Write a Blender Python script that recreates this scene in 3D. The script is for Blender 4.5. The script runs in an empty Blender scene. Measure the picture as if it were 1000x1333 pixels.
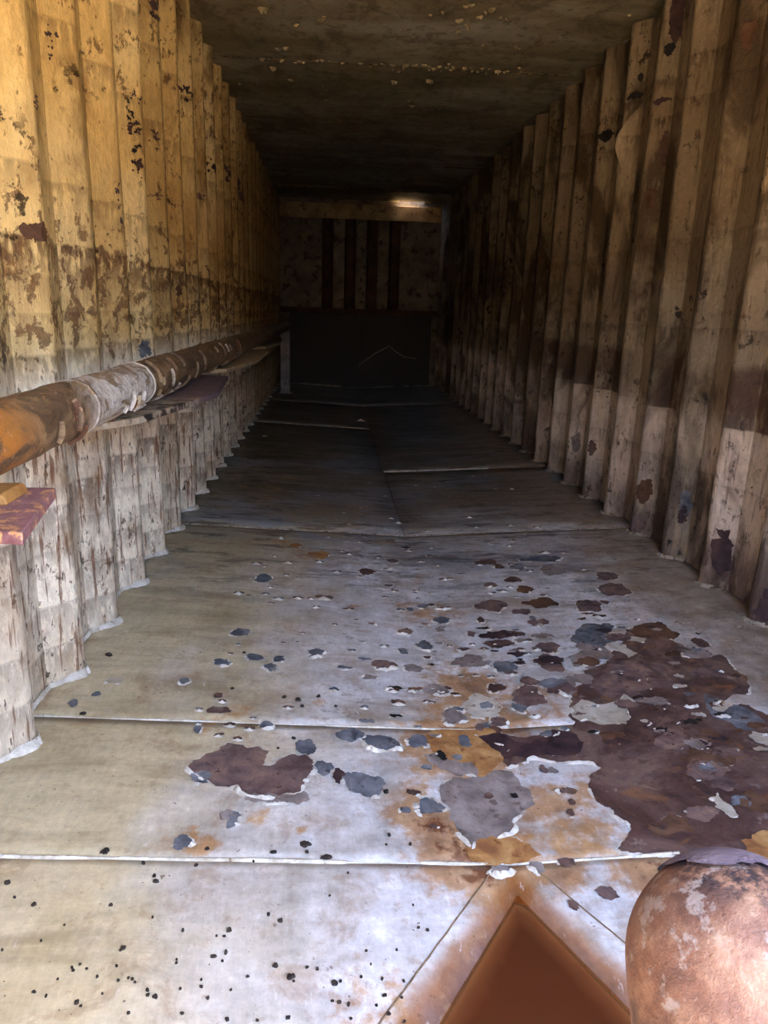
import bpy, bmesh, math, random
import numpy as np
from mathutils import Vector, Matrix, noise as mnoise
from mathutils.geometry import delaunay_2d_cdt

SC = bpy.context.scene
COL = SC.collection
R = random.Random(7)

# ------------------------------------------------------------------ camera
FPX, PITCH, YAW, ROLL = 946.2, .2694, .0796, .0325
cam_d = bpy.data.cameras.new('camera')
cam = bpy.data.objects.new('camera', cam_d); COL.objects.link(cam)
cy, sy = math.cos(YAW), math.sin(YAW)
fw = Vector((sy*math.cos(PITCH), cy*math.cos(PITCH), -math.sin(PITCH)))
r0 = Vector((cy, -sy, 0)); u0 = r0.cross(fw)
c_, s_ = math.cos(ROLL), math.sin(ROLL)
rr = c_*r0 + s_*u0; uu = -s_*r0 + c_*u0
m = Matrix((rr, uu, -fw)).transposed().to_4x4(); m.translation = Vector((0, 0, 1.12))
cam.matrix_world = m
cam_d.sensor_fit = 'VERTICAL'; cam_d.sensor_height = 36.0
cam_d.lens = FPX/1333*36.0
cam_d.clip_start = .02; cam_d.clip_end = 200
SC.camera = cam

# ------------------------------------------------------------------ light
SC.view_settings.view_transform = 'Standard'; SC.view_settings.look = 'None'
SC.view_settings.exposure = 3.55; SC.view_settings.gamma = 1.0
SC.view_settings.use_curve_mapping = False
W = bpy.data.worlds.new('sky'); SC.world = W; W.use_nodes = True
wn = W.node_tree; bg = wn.nodes['Background']
sk = wn.nodes.new('ShaderNodeTexSky'); sk.sky_type = 'NISHITA'; sk.sun_disc = False
sk.sun_elevation = math.radians(57); sk.sun_rotation = math.radians(113); sk.air_density = 1.0; sk.dust_density = 1.2
wn.links.new(sk.outputs[0], bg.inputs[0]); bg.inputs[1].default_value = .34
SUN_DIR = Vector((-.50, .17, -.84)).normalized()
sl = bpy.data.lights.new('sun', 'SUN'); sl.energy = 15.0; sl.angle = math.radians(.6); sl.color = (1, .90, .76)
so = bpy.data.objects.new('sun', sl); COL.objects.link(so)
so.rotation_euler = SUN_DIR.to_track_quat('-Z', 'Y').to_euler(); so.location = (6, -4, 8)

# opening in the front wall through which the tank is seen
OX0, OX1, OZ0, OZ1 = -.22, 1.68, .35, 2.05
FY = -.12
pl = bpy.data.lights.new('hatch_portal', 'AREA'); pl.shape = 'RECTANGLE'; pl.size = OX1-OX0; pl.size_y = OZ1-OZ0
pl.cycles.is_portal = True
po = bpy.data.objects.new('hatch_portal', pl); COL.objects.link(po)
po.location = ((OX0+OX1)/2, FY-.05, (OZ0+OZ1)/2); po.rotation_euler = (math.radians(-90), 0, math.pi)
po.rotation_euler = Vector((0, 1, 0)).to_track_quat('-Z', 'Z').to_euler()

# ------------------------------------------------------------------ helpers
def lin(h):
    v = [int(h[i:i+2], 16)/255 for i in (0, 2, 4)]
    return tuple(c/12.92 if c <= .04045 else ((c+.055)/1.055)**2.4 for c in v) + (1,)

class NT:
    """small node-tree writer"""
    def __init__(s, name):
        s.m = bpy.data.materials.new(name); s.m.use_nodes = True
        s.t = s.m.node_tree; s.b = s.t.nodes['Principled BSDF']
        s.geo = s.t.nodes.new('ShaderNodeNewGeometry'); s.P = s.geo.outputs['Position']
    def n(s, ty, **k):
        o = s.t.nodes.new(ty)
        for a, v in k.items(): setattr(o, a, v)
        return o
    def set(s, sock, v):
        if isinstance(v, bpy.types.NodeSocket): s.t.links.new(v, sock)
        elif v is not None: sock.default_value = v
    def math(s, op, a, b=0., c=0., clamp=False):
        o = s.n('ShaderNodeMath', operation=op, use_clamp=clamp)
        s.set(o.inputs[0], a); s.set(o.inputs[1], b); s.set(o.inputs[2], c)
        return o.outputs[0]
    def scale(s, v, xyz):
        o = s.n('ShaderNodeVectorMath', operation='MULTIPLY'); s.set(o.inputs[0], v); o.inputs[1].default_value = xyz
        return o.outputs[0]
    def noise(s, v=None, sc=5., det=4., rough=.55, dist=0.):
        o = s.n('ShaderNodeTexNoise'); s.set(o.inputs['Vector'], v if v is not None else s.P)
        o.inputs['Scale'].default_value = sc; o.inputs['Detail'].default_value = det
        o.inputs['Roughness'].default_value = rough; o.inputs['Distortion'].default_value = dist
        return o.outputs['Fac']
    def ramp(s, f, stops):
        o = s.n('ShaderNodeValToRGB'); e = o.color_ramp.elements
        while len(e) < len(stops): e.new(.5)
        for i, (p, c) in enumerate(stops):
            e[i].position = p; e[i].color = lin(c) if isinstance(c, str) else ((c, c, c, 1) if not isinstance(c, tuple) else c)
        s.set(o.inputs[0], f); return o.outputs[0]
    def step(s, f, a, b):
        o = s.n('ShaderNodeMapRange', interpolation_type='SMOOTHSTEP')
        s.set(o.inputs[0], f); o.inputs[1].default_value = a; o.inputs[2].default_value = b
        return o.outputs[0]
    def mix(s, f, a, b, blend='MIX'):
        o = s.n('ShaderNodeMix', data_type='RGBA', blend_type=blend)
        s.set(o.inputs[0], f); s.set(o.inputs[6], lin(a) if isinstance(a, str) else a); s.set(o.inputs[7], lin(b) if isinstance(b, str) else b)
        return o.outputs[2]
    def mul(s, *a):
        r = a[0]
        for b in a[1:]: r = s.math('MULTIPLY', r, b)
        return r
    def xyz(s):
        o = s.n('ShaderNodeSeparateXYZ'); s.set(o.inputs[0], s.P); return o.outputs
    def attr(s, name):
        o = s.n('ShaderNodeAttribute', attribute_name=name); return o.outputs['Fac']
    def out(s, col, rough=.6, bump=None, bs=.3, bd=.01, spec=.5, metal=0.):
        s.set(s.b.inputs['Base Color'], col); s.set(s.b.inputs['Roughness'], rough)
        s.b.inputs['Specular IOR Level'].default_value = spec; s.b.inputs['Metallic'].default_value = metal
        if bump is not None:
            o = s.n('ShaderNodeBump'); o.inputs['Strength'].default_value = bs; o.inputs['Distance'].default_value = bd
            s.set(o.inputs['Height'], bump); s.t.links.new(o.outputs[0], s.b.inputs['Normal'])
        return s.m

def mesh(name, verts, faces, mat=None, parent=None, smooth=False, attrs=None):
    me = bpy.data.meshes.new(name); me.from_pydata(verts, [], faces); me.update()
    if mat: me.materials.append(mat)
    if smooth: me.shade_smooth()
    if attrs:
        for k, v in attrs.items():
            a = me.attributes.new(k, 'FLOAT', 'POINT'); a.data.foreach_set('value', np.asarray(v, dtype=np.float32))
    o = bpy.data.objects.new(name, me); COL.objects.link(o)
    if parent: o.parent = parent
    return o
def obj_bm(name, bm, mat, parent=None, smooth=False):
    me = bpy.data.meshes.new(name); bm.normal_update(); bm.to_mesh(me); bm.free()
    if mat: me.materials.append(mat)
    if smooth: me.shade_smooth()
    o = bpy.data.objects.new(name, me); COL.objects.link(o)
    if parent: o.parent = parent
    return o
def empty(name, loc):
    o = bpy.data.objects.new(name, None); COL.objects.link(o); o.location = loc; return o
def put(o, parent):
    """parent a world-space mesh under an empty that is not at the origin"""
    o.parent = parent; o.matrix_parent_inverse = Matrix.Translation(parent.location).inverted(); return o
def tag(o, label, cat, group=None, kind=None):
    if label: o['label'] = label
    if cat: o['category'] = cat
    if group: o['group'] = group
    if kind: o['kind'] = kind
    return o
def structure(o, label=None):
    o['kind'] = 'structure'
    if label: o['label'] = label
    return o
def boxes(name, bl, mat, parent=None, bevel=0.):
    bm = bmesh.new()
    for (x0, x1, y0, y1, z0, z1) in bl:
        g = bmesh.ops.create_cube(bm, size=1)
        bmesh.ops.scale(bm, vec=(x1-x0, y1-y0, z1-z0), verts=g['verts'])
        bmesh.ops.translate(bm, vec=((x0+x1)/2, (y0+y1)/2, (z0+z1)/2), verts=g['verts'])
    if bevel: bmesh.ops.bevel(bm, geom=bm.edges[:], offset=bevel, segments=2, affect='EDGES', profile=.5)
    return obj_bm(name, bm, mat, parent)
def nz(x, y=0., z=0.): return mnoise.noise(Vector((x, y, z)))

def zf(x): return -.06*(1-abs(x-.42)/1.2)      # shallow V of the tank floor

def ragged(pts, amp=.18, it=4, rnd=R):
    """closed outline -> torn outline by midpoint displacement"""
    P = [Vector(p) for p in pts]
    for k in range(it):
        Q = []
        for i, p in enumerate(P):
            q = P[(i+1) % len(P)]; d = q-p; l = d.length
            Q.append(p)
            if l > .004: Q.append((p+q)/2 + Vector((-d.y, d.x))*rnd.gauss(0, amp))
        P = Q; amp *= .85
    return P
def blob(cx, cy_, a, b, n=10, rnd=R, rot=0., j=.22):
    o = []
    for i in range(n):
        t = 2*math.pi*i/n; k = 1+rnd.uniform(-j, j)
        x, y = a*k*math.cos(t), b*k*math.sin(t)
        o.append((cx+x*math.cos(rot)-y*math.sin(rot), cy_+x*math.sin(rot)+y*math.cos(rot)))
    return o
def fill(outline, grid=0.):
    vs = [Vector((p[0], p[1])) for p in outline]; n = len(vs)
    if grid:
        xs = [p.x for p in vs]; ys = [p.y for p in vs]
        x = min(xs)
        while x < max(xs):
            y = min(ys)
            while y < max(ys):
                vs.append(Vector((x+R.uniform(-.2, .2)*grid, y+R.uniform(-.2, .2)*grid))); y += grid
            x += grid
    r = delaunay_2d_cdt(vs, [], [list(range(n))], 1, 1e-5)
    return r[0], [list(f) for f in r[2]]

# ------------------------------------------------------------------ materials
def wall_mat(name, side):
    k = NT(name); X, Y, Z = k.xyz()
    oi = k.n('ShaderNodeObjectInfo').outputs['Random']
    big = k.noise(sc=1.1, det=5, dist=.6)
    mid = k.noise(k.scale(k.P, (1, 1, .45)), sc=4.5, det=7, rough=.65)
    fine = k.noise(sc=45, det=5, rough=.7)
    spk = k.noise(k.scale(k.P, (1, 1, .3)), sc=48, det=4, rough=.6)
    streak = k.noise(k.scale(k.P, (1, 1, .09)), sc=55, det=5, rough=.6)
    zj = k.math('ADD', Z, k.math('MULTIPLY_ADD', k.noise(k.scale(k.P, (1, 1, .2)), sc=9, det=3), .10, -.05))
    zk = k.math('ADD', Z, k.math('MULTIPLY_ADD', k.noise(k.scale(k.P, (1, 1, .1)), sc=3, det=2), .03, -.015))
    if side < 0:
        col = k.ramp(big, [(.3, 'b0925c'), (.5, 'cfb47c'), (.7, 'dfcc9c')])
        low = k.step(zj, 1.02, .84)
        col = k.mix(low, col, k.ramp(mid, [(.3, 'c4b196'), (.55, 'ece0ca')]))
        grime = k.mul(k.step(mid, .52, .70), .75)
        col = k.mix(grime, col, '6a4a20')
        bands = [(1.46, .10, .5), (1.285, .20, 1.), (1.085, .08, .45), (.975, .10, .7), (.55, .16, .8), (.25, .10, .5), (.42, .05, .5), (.12, .14, .55), (1.9, .12, .5), (2.2, .1, .5)]
        dark, band_t = '40220f', .53
        far_shade = k.step(Y, 4.5, 9.)  # painted darkening toward the far end, stands in for light falloff
        col = k.mix(k.mul(far_shade, .75), col, '7a5c30')
    else:
        col = k.ramp(big, [(.3, '6f5d46'), (.5, '887760'), (.7, '9c8b70')])
        low = k.step(zj, .80, .62)
        col = k.mix(low, col, k.ramp(mid, [(.3, '8c7664'), (.55, 'cfbba8')]))
        sw = k.noise(k.scale(k.P, (1, 1, .5)), sc=2.1, det=4, dist=1.5)
        col = k.mix(k.mul(k.step(sw, .44, .60), .85), col, '403020')
        bandd = k.mul(k.step(zk, .69, .70), k.step(zj, .97, .92), k.step(mid, .30, .5), k.step(k.noise(k.scale(k.P, (0, 1, .15)), sc=2.2, det=2), .42, .56), k.step(Y, 7.5, 4.))
        col = k.mix(k.mul(bandd, .85), col, '40281c')
        bott = k.mul(k.step(zj, .32, .10), k.step(mid, .38, .58))
        col = k.mix(k.mul(bott, .8), col, '4a3634')
        bands = [(1.09, .06, .5), (1.5, .1, .4), (2.3, .08, .8), (2.12, .09, .6), (.45, .06, .4)]
        dark, band_t = '34200f', .50
    acc = None
    for L, w_, s_k in bands:
        e = k.math('SUBTRACT', L, zk)                                   # depth below the old liquid line
        t = k.mul(k.math('SUBTRACT', 1., k.math('DIVIDE', e, w_), clamp=True), k.step(e, -.002, .004), s_k)
        ln = k.mul(k.math('SUBTRACT', 1., k.math('DIVIDE', k.math('ABSOLUTE', e), .006), clamp=True), .35)
        t = k.math('MAXIMUM', k.mul(t, k.step(spk, band_t+.10, band_t-.06)), ln)
        acc = t if acc is None else k.math('MAXIMUM', acc, t)
    col = k.mix(k.mul(acc, .85), col, dark)
    if side < 0:
        sp = k.mul(k.step(streak, .55, .63), k.step(Z, 1.0, .75), .8)
        col = k.mix(sp, col, '6b3f20')
        pk = k.mul(k.step(spk, .60, .68), k.step(Z, 1.3, .8), .85)
        col = k.mix(pk, col, '4c2a18')
    else:
        sp = k.mul(k.step(streak, .56, .66), .5)
        col = k.mix(sp, col, '46301c')
    clump = k.noise(sc=3.2, det=2)
    mot = k.noise(k.scale(k.P, (1, 1, .7)), sc=24, det=8, rough=.72, dist=.3)
    mreg = k.noise(k.scale(k.P, (.6, .6, 1.6)), sc=1.7, det=3)
    if side < 0:
        mz = k.math('ADD', k.mul(k.step(Z, .9, 1.05), k.step(Z, 1.5, 1.25), .10), k.mul(k.step(Z, 1.7, 2.4), .05))
        mm = k.mul(k.step(k.math('ADD', k.math('ADD', mot, mz), k.math('MULTIPLY', mreg, .22)), .70, .76), .8)
        col = k.mix(mm, col, k.ramp(fine, [(.3, '3a2214'), (.7, '6b4626')]))
        edge = k.step(k.noise(k.scale(k.P, (1, 1, .5)), sc=7, det=8, rough=.7), .52, .60)
        col = k.mix(k.mul(edge, .28), col, '8a6330')
    else:
        mm = k.mul(k.step(k.math('ADD', mot, k.math('MULTIPLY', mreg, .22)), .68, .76), .7)
        col = k.mix(mm, col, '36261a')
        lt = k.step(k.noise(k.scale(k.P, (1, 1, .35)), sc=6, det=8, rough=.7), .54, .64)
        col = k.mix(k.mul(lt, .4), col, 'b8a78c')
    fl = k.mul(k.step(k.noise(sc=17, det=7, rough=.7), .585, .62), k.step(clump, .50, .62))
    col = k.mix(k.mul(fl, .92), col, '2b1e12')
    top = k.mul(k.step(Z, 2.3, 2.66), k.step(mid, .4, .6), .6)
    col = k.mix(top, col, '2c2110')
    tone = k.mul(k.math('MULTIPLY_ADD', oi, .22, .86), k.math('MULTIPLY_ADD', fine, .5, .76), k.math('MULTIPLY_ADD', spk, .4, .82))
    cc = k.n('ShaderNodeCombineColor'); [k.set(cc.inputs[i], tone) for i in range(3)]
    col = k.mix(1., col, cc.outputs[0], 'MULTIPLY')
    h = k.math('ADD', k.mul(fine, .5), k.math('SUBTRACT', k.mul(spk, .6), k.mul(fl, .8)))
    return k.out(col, .62, h, .8, .012, .35)

def floor_mat():
    k = NT('worn_floor_paint'); X, Y, Z = k.xyz()
    big = k.noise(sc=1.4, det=5, dist=.8)
    row = k.noise(k.scale(k.P, (.5, 1.6, 1)), sc=2.6, det=6, rough=.65, dist=.5)
    mid = k.noise(sc=9, det=7, rough=.65)
    fine = k.noise(sc=70, det=4, rough=.7)
    col = k.ramp(mid, [(.3, '96928f'), (.45, 'b4b2b3'), (.56, 'c2c1c5'), (.7, 'dadade')])
    olive = k.mul(k.step(k.math('ADD', X, k.math('MULTIPLY_ADD', big, 1.3, -.65)), .25, -.55), .85)
    col = k.mix(olive, col, k.ramp(row, [(.35, '917d50'), (.62, 'd0c19a')]))
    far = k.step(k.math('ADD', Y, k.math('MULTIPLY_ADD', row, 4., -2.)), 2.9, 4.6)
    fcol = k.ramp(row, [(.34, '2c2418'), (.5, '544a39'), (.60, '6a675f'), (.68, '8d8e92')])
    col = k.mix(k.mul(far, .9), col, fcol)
    br = k.mul(k.step(row, .52, .66), .55)
    col = k.mix(br, col, '80694a')
    rightb = k.mul(k.step(k.math('ADD', X, k.math('MULTIPLY_ADD', row, .9, -.45)), .95, 1.5), .8)
    col = k.mix(rightb, col, k.ramp(mid, [(.35, '6d5844'), (.6, '98887a')]))
    # tan bloom and dirt specks
    col = k.mix(k.mul(k.step(k.noise(sc=22, det=6, rough=.7), .58, .68), .35), col, '8f6d48')
    tear = k.noise(k.scale(k.P, (.7, 1.2, 1)), sc=21, det=7, rough=.68, dist=.7)
    treg = k.mul(k.step(k.noise(sc=1.9, det=3), .42, .6), k.step(Y, 1.5, 2.0), k.step(X, -.5, .1), k.step(Y, 6.5, 4.))
    col = k.mix(k.mul(k.step(tear, .585, .60), treg, .85), col, '4d4138')
    col = k.mix(k.mul(k.step(tear, .615, .635), treg, .9), col, 'cfc9c0')
    col = k.mix(k.mul(k.step(tear, .66, .675), treg, .9), col, '6d6f78')
    blu = k.mul(k.step(k.noise(k.scale(k.P, (.6, 1, 1)), sc=1.7, det=6, rough=.65), .50, .60), k.step(Y, 2.6, 3.6), k.step(Y, 8., 5.5), .75)
    col = k.mix(blu, col, '83868f')
    strk = k.step(k.noise(k.scale(k.P, (.35, 1.3, 1)), sc=11, det=8, rough=.72), .52, .60)
    col = k.mix(k.mul(strk, k.step(Y, 2.3, 3.6), .75), col, '2f281e')
    ru = k.attr('rust')
    rn = k.math('ADD', ru, k.math('MULTIPLY_ADD', k.noise(sc=26, det=6, rough=.65), 1.1, -.55))
    col = k.mix(k.mul(k.step(rn, .28, .62), .82), col, k.ramp(mid, [(.3, '7a5029'), (.5, 'a0723c'), (.7, 'b8905a')]))
    col = k.mix(k.mul(k.step(rn, .75, .95), .8), col, '5f2c12')
    su = k.attr('sump')
    sn = k.math('ADD', su, k.math('MULTIPLY_ADD', k.noise(sc=14, det=5), .3, -.15))
    col = k.mix(k.mul(k.step(sn, .05, .5), .9), col, k.ramp(sn, [(.1, 'a3865c'), (.35, '85552a'), (.8, '4f2410')]))
    smd = k.noise(sc=6.5, det=8, rough=.72, dist=.4)
    col = k.mix(k.mul(k.step(smd, .52, .64), .5), col, '94785a')
    col = k.mix(k.mul(k.step(k.noise(k.scale(k.P, (1.6, .5, 1)), sc=40, det=6, rough=.75), .60, .70), .35), col, 'e4e2e2')
    pits = k.mul(k.step(k.noise(sc=38, det=3, rough=.6), .69, .72), k.step(big, .4, .6))
    col = k.mix(k.mul(pits, .8), col, '5a4028')
    blk = k.step(k.noise(sc=120, det=2, rough=.5), .735, .76)
    col = k.mix(k.mul(blk, .9), col, '2b2320')
    scr = k.noise(k.scale(k.P, (1, .25, 1)), sc=60, det=5, rough=.75)
    tn = k.mul(k.math('MULTIPLY_ADD', fine, .5, .75), k.math('MULTIPLY_ADD', scr, .6, .7), k.math('MULTIPLY_ADD', k.noise(k.scale(k.P, (.35, 1.5, 1)), sc=16, det=6, rough=.7), .6, .7))
    cc = k.n('ShaderNodeCombineColor'); [k.set(cc.inputs[i], tn) for i in range(3)]
    col = k.mix(1., col, cc.outputs[0], 'MULTIPLY')
    h = k.math('ADD', k.mul(fine, .25), k.mul(mid, .6))
    rg = k.math('MULTIPLY_ADD', mid, .35, .30)
    return k.out(col, rg, h, .35, .006, .45)

def patch_mat(name, stops, pit, rough=.7, sc=14.):
    k = NT(name)
    a = k.noise(sc=sc, det=6, rough=.65, dist=.4); b = k.noise(sc=60, det=4, rough=.7)
    col = k.ramp(a, stops)
    col = k.mix(k.mul(k.step(k.noise(sc=30, det=5, rough=.6), .60, .66), .8), col, pit)
    col = k.mix(k.mul(k.step(b, .62, .72), .4), col, stops[-1][1])
    return k.out(col, rough, k.math('ADD', k.mul(a, .5), b), .5, .004, .4)

def plain_mat(name, a, b, sc=12., rough=.6, bs=.4, c=None, ct=.62):
    k = NT(name); n1 = k.noise(sc=sc, det=6, rough=.65)
    col = k.ramp(n1, [(.35, a), (.65, b)])
    if c: col = k.mix(k.mul(k.step(k.noise(sc=sc*1.7, det=6, rough=.7), ct-.03, ct+.04), .9), col, c)
    return k.out(col, rough, k.noise(sc=sc*5, det=4), bs, .004, .4)

M = {}
M['wall_l'] = wall_mat('stained_cream_paint', -1)
M['wall_r'] = wall_mat('grimy_tan_paint', 1)
M['floor'] = floor_mat()
M['primer'] = patch_mat('red_brown_primer', [(.35, '4b3837'), (.5, '685350'), (.68, '846a5c')], '2a1c1d')
def film_mat():
    k = NT('brown_rust_film')
    a = k.noise(sc=4.5, det=7, rough=.68, dist=.8); b = k.noise(sc=17, det=7, rough=.7); c = k.noise(sc=75, det=4, rough=.7)
    col = k.ramp(a, [(.32, '3c2926'), (.45, '533c38'), (.55, '66504a'), (.68, '776358')])
    col = k.mix(k.mul(k.step(b, .52, .60), .55), col, '3a2624')
    col = k.mix(k.mul(k.step(k.noise(sc=8, det=5, rough=.6, dist=1.), .56, .66), .7), col, '7a5638')
    col = k.mix(k.mul(k.step(b, .40, .33), .6), col, '8b7d76')
    col = k.mix(k.mul(k.step(c, .60, .70), .5), col, '241817')
    return k.out(col, .5, k.math('ADD', b, k.mul(c, .4)), .6, .005, .45)
M['dark'] = film_mat()
M['steel'] = patch_mat('blue_grey_bare_steel', [(.35, '42454c'), (.5, '5d6068'), (.68, '82848a')], '2c2c33', .5)
M['mauve'] = patch_mat('greyish_mauve_undercoat', [(.35, '625856'), (.5, '7e736f'), (.68, '968c88')], '5a4a44', .6)
M['orange'] = patch_mat('orange_surface_rust', [(.35, '7d5230'), (.5, '9f7142'), (.68, 'b6925f')], '6a3c18', .75)
M['rust'] = patch_mat('red_rust', [(.35, '46301f'), (.5, '593c2c'), (.68, '6d503e')], '35190f', .75)
M['violet'] = patch_mat('violet_black_rust', [(.35, '2a1d22'), (.5, '3c2b30'), (.68, '503a36')], '1d1518', .5)
M['black'] = patch_mat('black_pit', [(.35, '141213'), (.5, '1d1a1b'), (.68, '282424')], '0c0b0b', .6)
M['paint'] = patch_mat('leftover_pale_paint', [(.35, '978c7c'), (.5, 'aaa194'), (.68, 'beb8ae')], '7d6244', .5)
M['curl'] = plain_mat('curled_white_paint', 'a39c90', 'd2cfc8', 30., .45, .3, '8a6f4e', .62)
M['bead'] = plain_mat('white_weld_bead', 'a89f8e', 'd9d5cc', 26., .5, .8, '6d5236', .63)
M['beadr'] = plain_mat('dirty_weld_bead', '76695a', 'b5aa9c', 22., .55, .8, '3d2c20', .56)
M['flake'] = plain_mat('dark_rust_flake', '1d1814', '3a302a', 60., .7)
M['ceil'] = None

def ceil_mat():
    k = NT('sooty_ceiling_paint')
    a = k.noise(k.scale(k.P, (.5, 1.4, 1)), sc=1.6, det=6, rough=.6, dist=.6); b = k.noise(sc=14, det=6, rough=.7)
    col = k.ramp(a, [(.3, '62583f'), (.5, '8c8269'), (.7, 'b4ae9e')])
    col = k.mix(k.mul(k.step(b, .5, .66), .6), col, '3a2e1c')
    d = k.noise(k.scale(k.P, (1, .6, 1)), sc=4.5, det=8, rough=.72, dist=.4)
    col = k.mix(k.mul(k.step(d, .5, .62), .65), col, '453a28')
    col = k.mix(k.mul(k.step(d, .42, .34), .4), col, 'b9b4aa')
    return k.out(col, .5, k.math('ADD', a, k.mul(b, .35)), .5, .03, .4)
M['ceil'] = ceil_mat()
M['back'] = plain_mat('dull_grey_brown_panel', '5a4d40', '857865', 4., .6, .4, '3c2b1e', .56)
M['strip'] = plain_mat('warm_tan_strip', '8a7048', 'c0a374', 5., .6, .4, '5a4026', .58)
M['backrib'] = plain_mat('rust_brown_rib', '2e1c10', '543820', 5., .7, .4)
M['backlow'] = plain_mat('blackened_navy_plate', '08080b', '101118', 3., .55, .3, '191714', .6)
def pipe_mat():
    k = NT('scaly_rust_pipe'); X, Y, Z = k.xyz()
    ring = k.noise(k.scale(k.P, (1, .45, 1)), sc=16, det=6, rough=.65, dist=1.2)
    big = k.noise(sc=3.4, det=4); fine = k.noise(sc=60, det=4)
    col = k.ramp(ring, [(.3, '3f3022'), (.48, '66503a'), (.58, '7e684c'), (.72, 'a08a6a')])
    wh = k.mul(k.step(k.math('ABSOLUTE', k.math('SUBTRACT', k.math('ADD', Y, k.math('MULTIPLY_ADD', ring, .5, -.25)), 1.97)), .36, .22), k.step(ring, .62, .46))
    col = k.mix(wh, col, k.ramp(fine, [(.3, 'a59c90'), (.7, 'd6d2cc')]))
    og = k.mul(k.step(Y, 1.45, 1.2), k.step(ring, .44, .54))
    col = k.mix(k.mul(og, .85), col, 'a86a24')
    col = k.mix(k.mul(k.step(k.noise(sc=20, det=5, rough=.7, dist=2.), .60, .65), .8), col, 'b58a66')
    return k.out(col, .6, k.math('ADD', ring, k.mul(fine, .2)), .8, .012, .4)
M['pipe'] = pipe_mat()
M['shelf'] = plain_mat('purple_rust_plate', '4c3c3c', '75606a', 18., .55, .5, 'a08a78', .60)
def shelf2_mat():
    k = NT('two_tone_rust_plate'); X, Y, Z = k.xyz(); n = k.noise(sc=20, det=7, rough=.7); f = k.noise(sc=60, det=4)
    m2 = k.noise(sc=8, det=7, rough=.7)
    t = k.step(k.math('ADD', Y, k.math('MULTIPLY_ADD', n, .8, -.4)), 2.62, 2.50)
    pale = k.mix(k.step(m2, .40, .47), '3a302c', k.ramp(n, [(.35, '8f7f6a'), (.65, 'c0b199')]))
    col = k.mix(t, k.ramp(n, [(.35, '4c3c3c'), (.65, '75606a')]), pale)
    return k.out(col, .55, k.math('ADD', n, f), .5, .005, .45)
M['shelf2'] = shelf2_mat()
M['shelf_o'] = plain_mat('flaking_rust_plate', '6a4448', '9a7074', 24., .5, .8, 'cf9a68', .55)
M['shelf_w'] = plain_mat('pale_painted_plate', '8d7a5c', 'b7a484', 14., .55, .5, '5a3a22', .58)
M['block'] = plain_mat('orange_rust_block', '85582a', 'b08044', 20., .7, .6)
M['post'] = plain_mat('grey_painted_post', '6f6c6c', '97959a', 8., .5, .3, '4a3e34', .62)
def stub_mat():
    k = NT('flaking_pipe_stub'); X, Y, Z = k.xyz()
    a = k.noise(sc=26, det=8, rough=.75); b = k.noise(sc=9, det=3); f = k.noise(sc=110, det=5, rough=.7)
    col = k.ramp(a, [(.3, '452f28'), (.46, '6a4838'), (.58, '80604c'), (.72, '9c8674')])
    col = k.mix(k.mul(k.step(a, .56, .47), k.step(b, .46, .58), .9), col, '1f1c24')
    col = k.mix(k.mul(k.step(k.noise(sc=34, det=5, rough=.7), .57, .64), .8), col, '8d8078')
    return k.out(col, .55, k.math('ADD', a, k.mul(f, .3)), .6, .006, .4)
M['stub'] = stub_mat()
M['stubcap'] = plain_mat('bare_purple_steel', '544a56', '776c76', 40., .45, .4)
M['sand'] = plain_mat('sandy_ground', 'b09a78', 'cdb998', 2., .9, .5)
M['shell'] = plain_mat('outer_steel', '6d5a46', '8b7a64', 3., .7, .3)
def water_mat():
    k = NT('rusty_water')
    e = k.attr('deep'); n1 = k.noise(sc=7, det=4)
    col = k.ramp(k.math('ADD', e, k.math('MULTIPLY_ADD', n1, .5, -.25)), [(.05, '70482a'), (.3, '5c341e'), (.7, '482414')])
    mtl = k.out(col, .16, k.noise(sc=11, det=2), .05, .004, .45)
    tr = k.n('ShaderNodeBsdfTransparent'); tr.inputs[0].default_value = (.85, .66, .46, 1)
    mx = k.n('ShaderNodeMixShader'); k.set(mx.inputs[0], k.step(e, -.02, .16))
    k.t.links.new(tr.outputs[0], mx.inputs[1]); k.t.links.new(k.b.outputs[0], mx.inputs[2])
    k.t.links.new(mx.outputs[0], k.t.nodes['Material Output'].inputs['Surface'])
    return mtl
M['water'] = water_mat()

# ------------------------------------------------------------------ shell of the tank
XL, XR, DEP, PER, Y0, ZT, YE = -.76, 1.645, .075, .392, 2.535, 2.69, 11.6
KS = range(-6, 24)
XI = {-1: XL, 1: XR}
ground = structure(boxes('ground', [(-30, 30, -30, 40, -.75, -.55)], M['sand']))
sky_blocker = structure(boxes('added_sky_blocker', [(-30, 30, -5.4, -5.1, -.6, 2.6)], M['shell']))  # added out of view behind the camera to block low sky light
floor = structure(boxes('floor', [(-.95, 1.84, FY, YE+.1, -.2, -.15)], M['shell']))
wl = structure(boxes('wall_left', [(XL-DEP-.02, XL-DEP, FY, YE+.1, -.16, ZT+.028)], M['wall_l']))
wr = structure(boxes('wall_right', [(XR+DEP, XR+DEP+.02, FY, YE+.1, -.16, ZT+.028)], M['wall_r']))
wb = structure(boxes('wall_back', [(XL-DEP-.02, XR+DEP+.02, YE+.02, YE+.06, -.16, ZT+.05)], M['back']))
wf = structure(boxes('wall_front', [(XL-DEP-.02, OX0, FY-.03, FY, -.16, ZT+.05), (OX1, XR+DEP+.02, FY-.03, FY, -.16, ZT+.05),
        (OX0, OX1, FY-.03, FY, -.16, OZ0), (OX0, OX1, FY-.03, FY, OZ1, ZT+.05)], M['shell']))
HX0, HX1, HY0, HY1 = 1.0, 1.38, YE-.19, YE-.03          # slit left open in the roof at the far end
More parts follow.
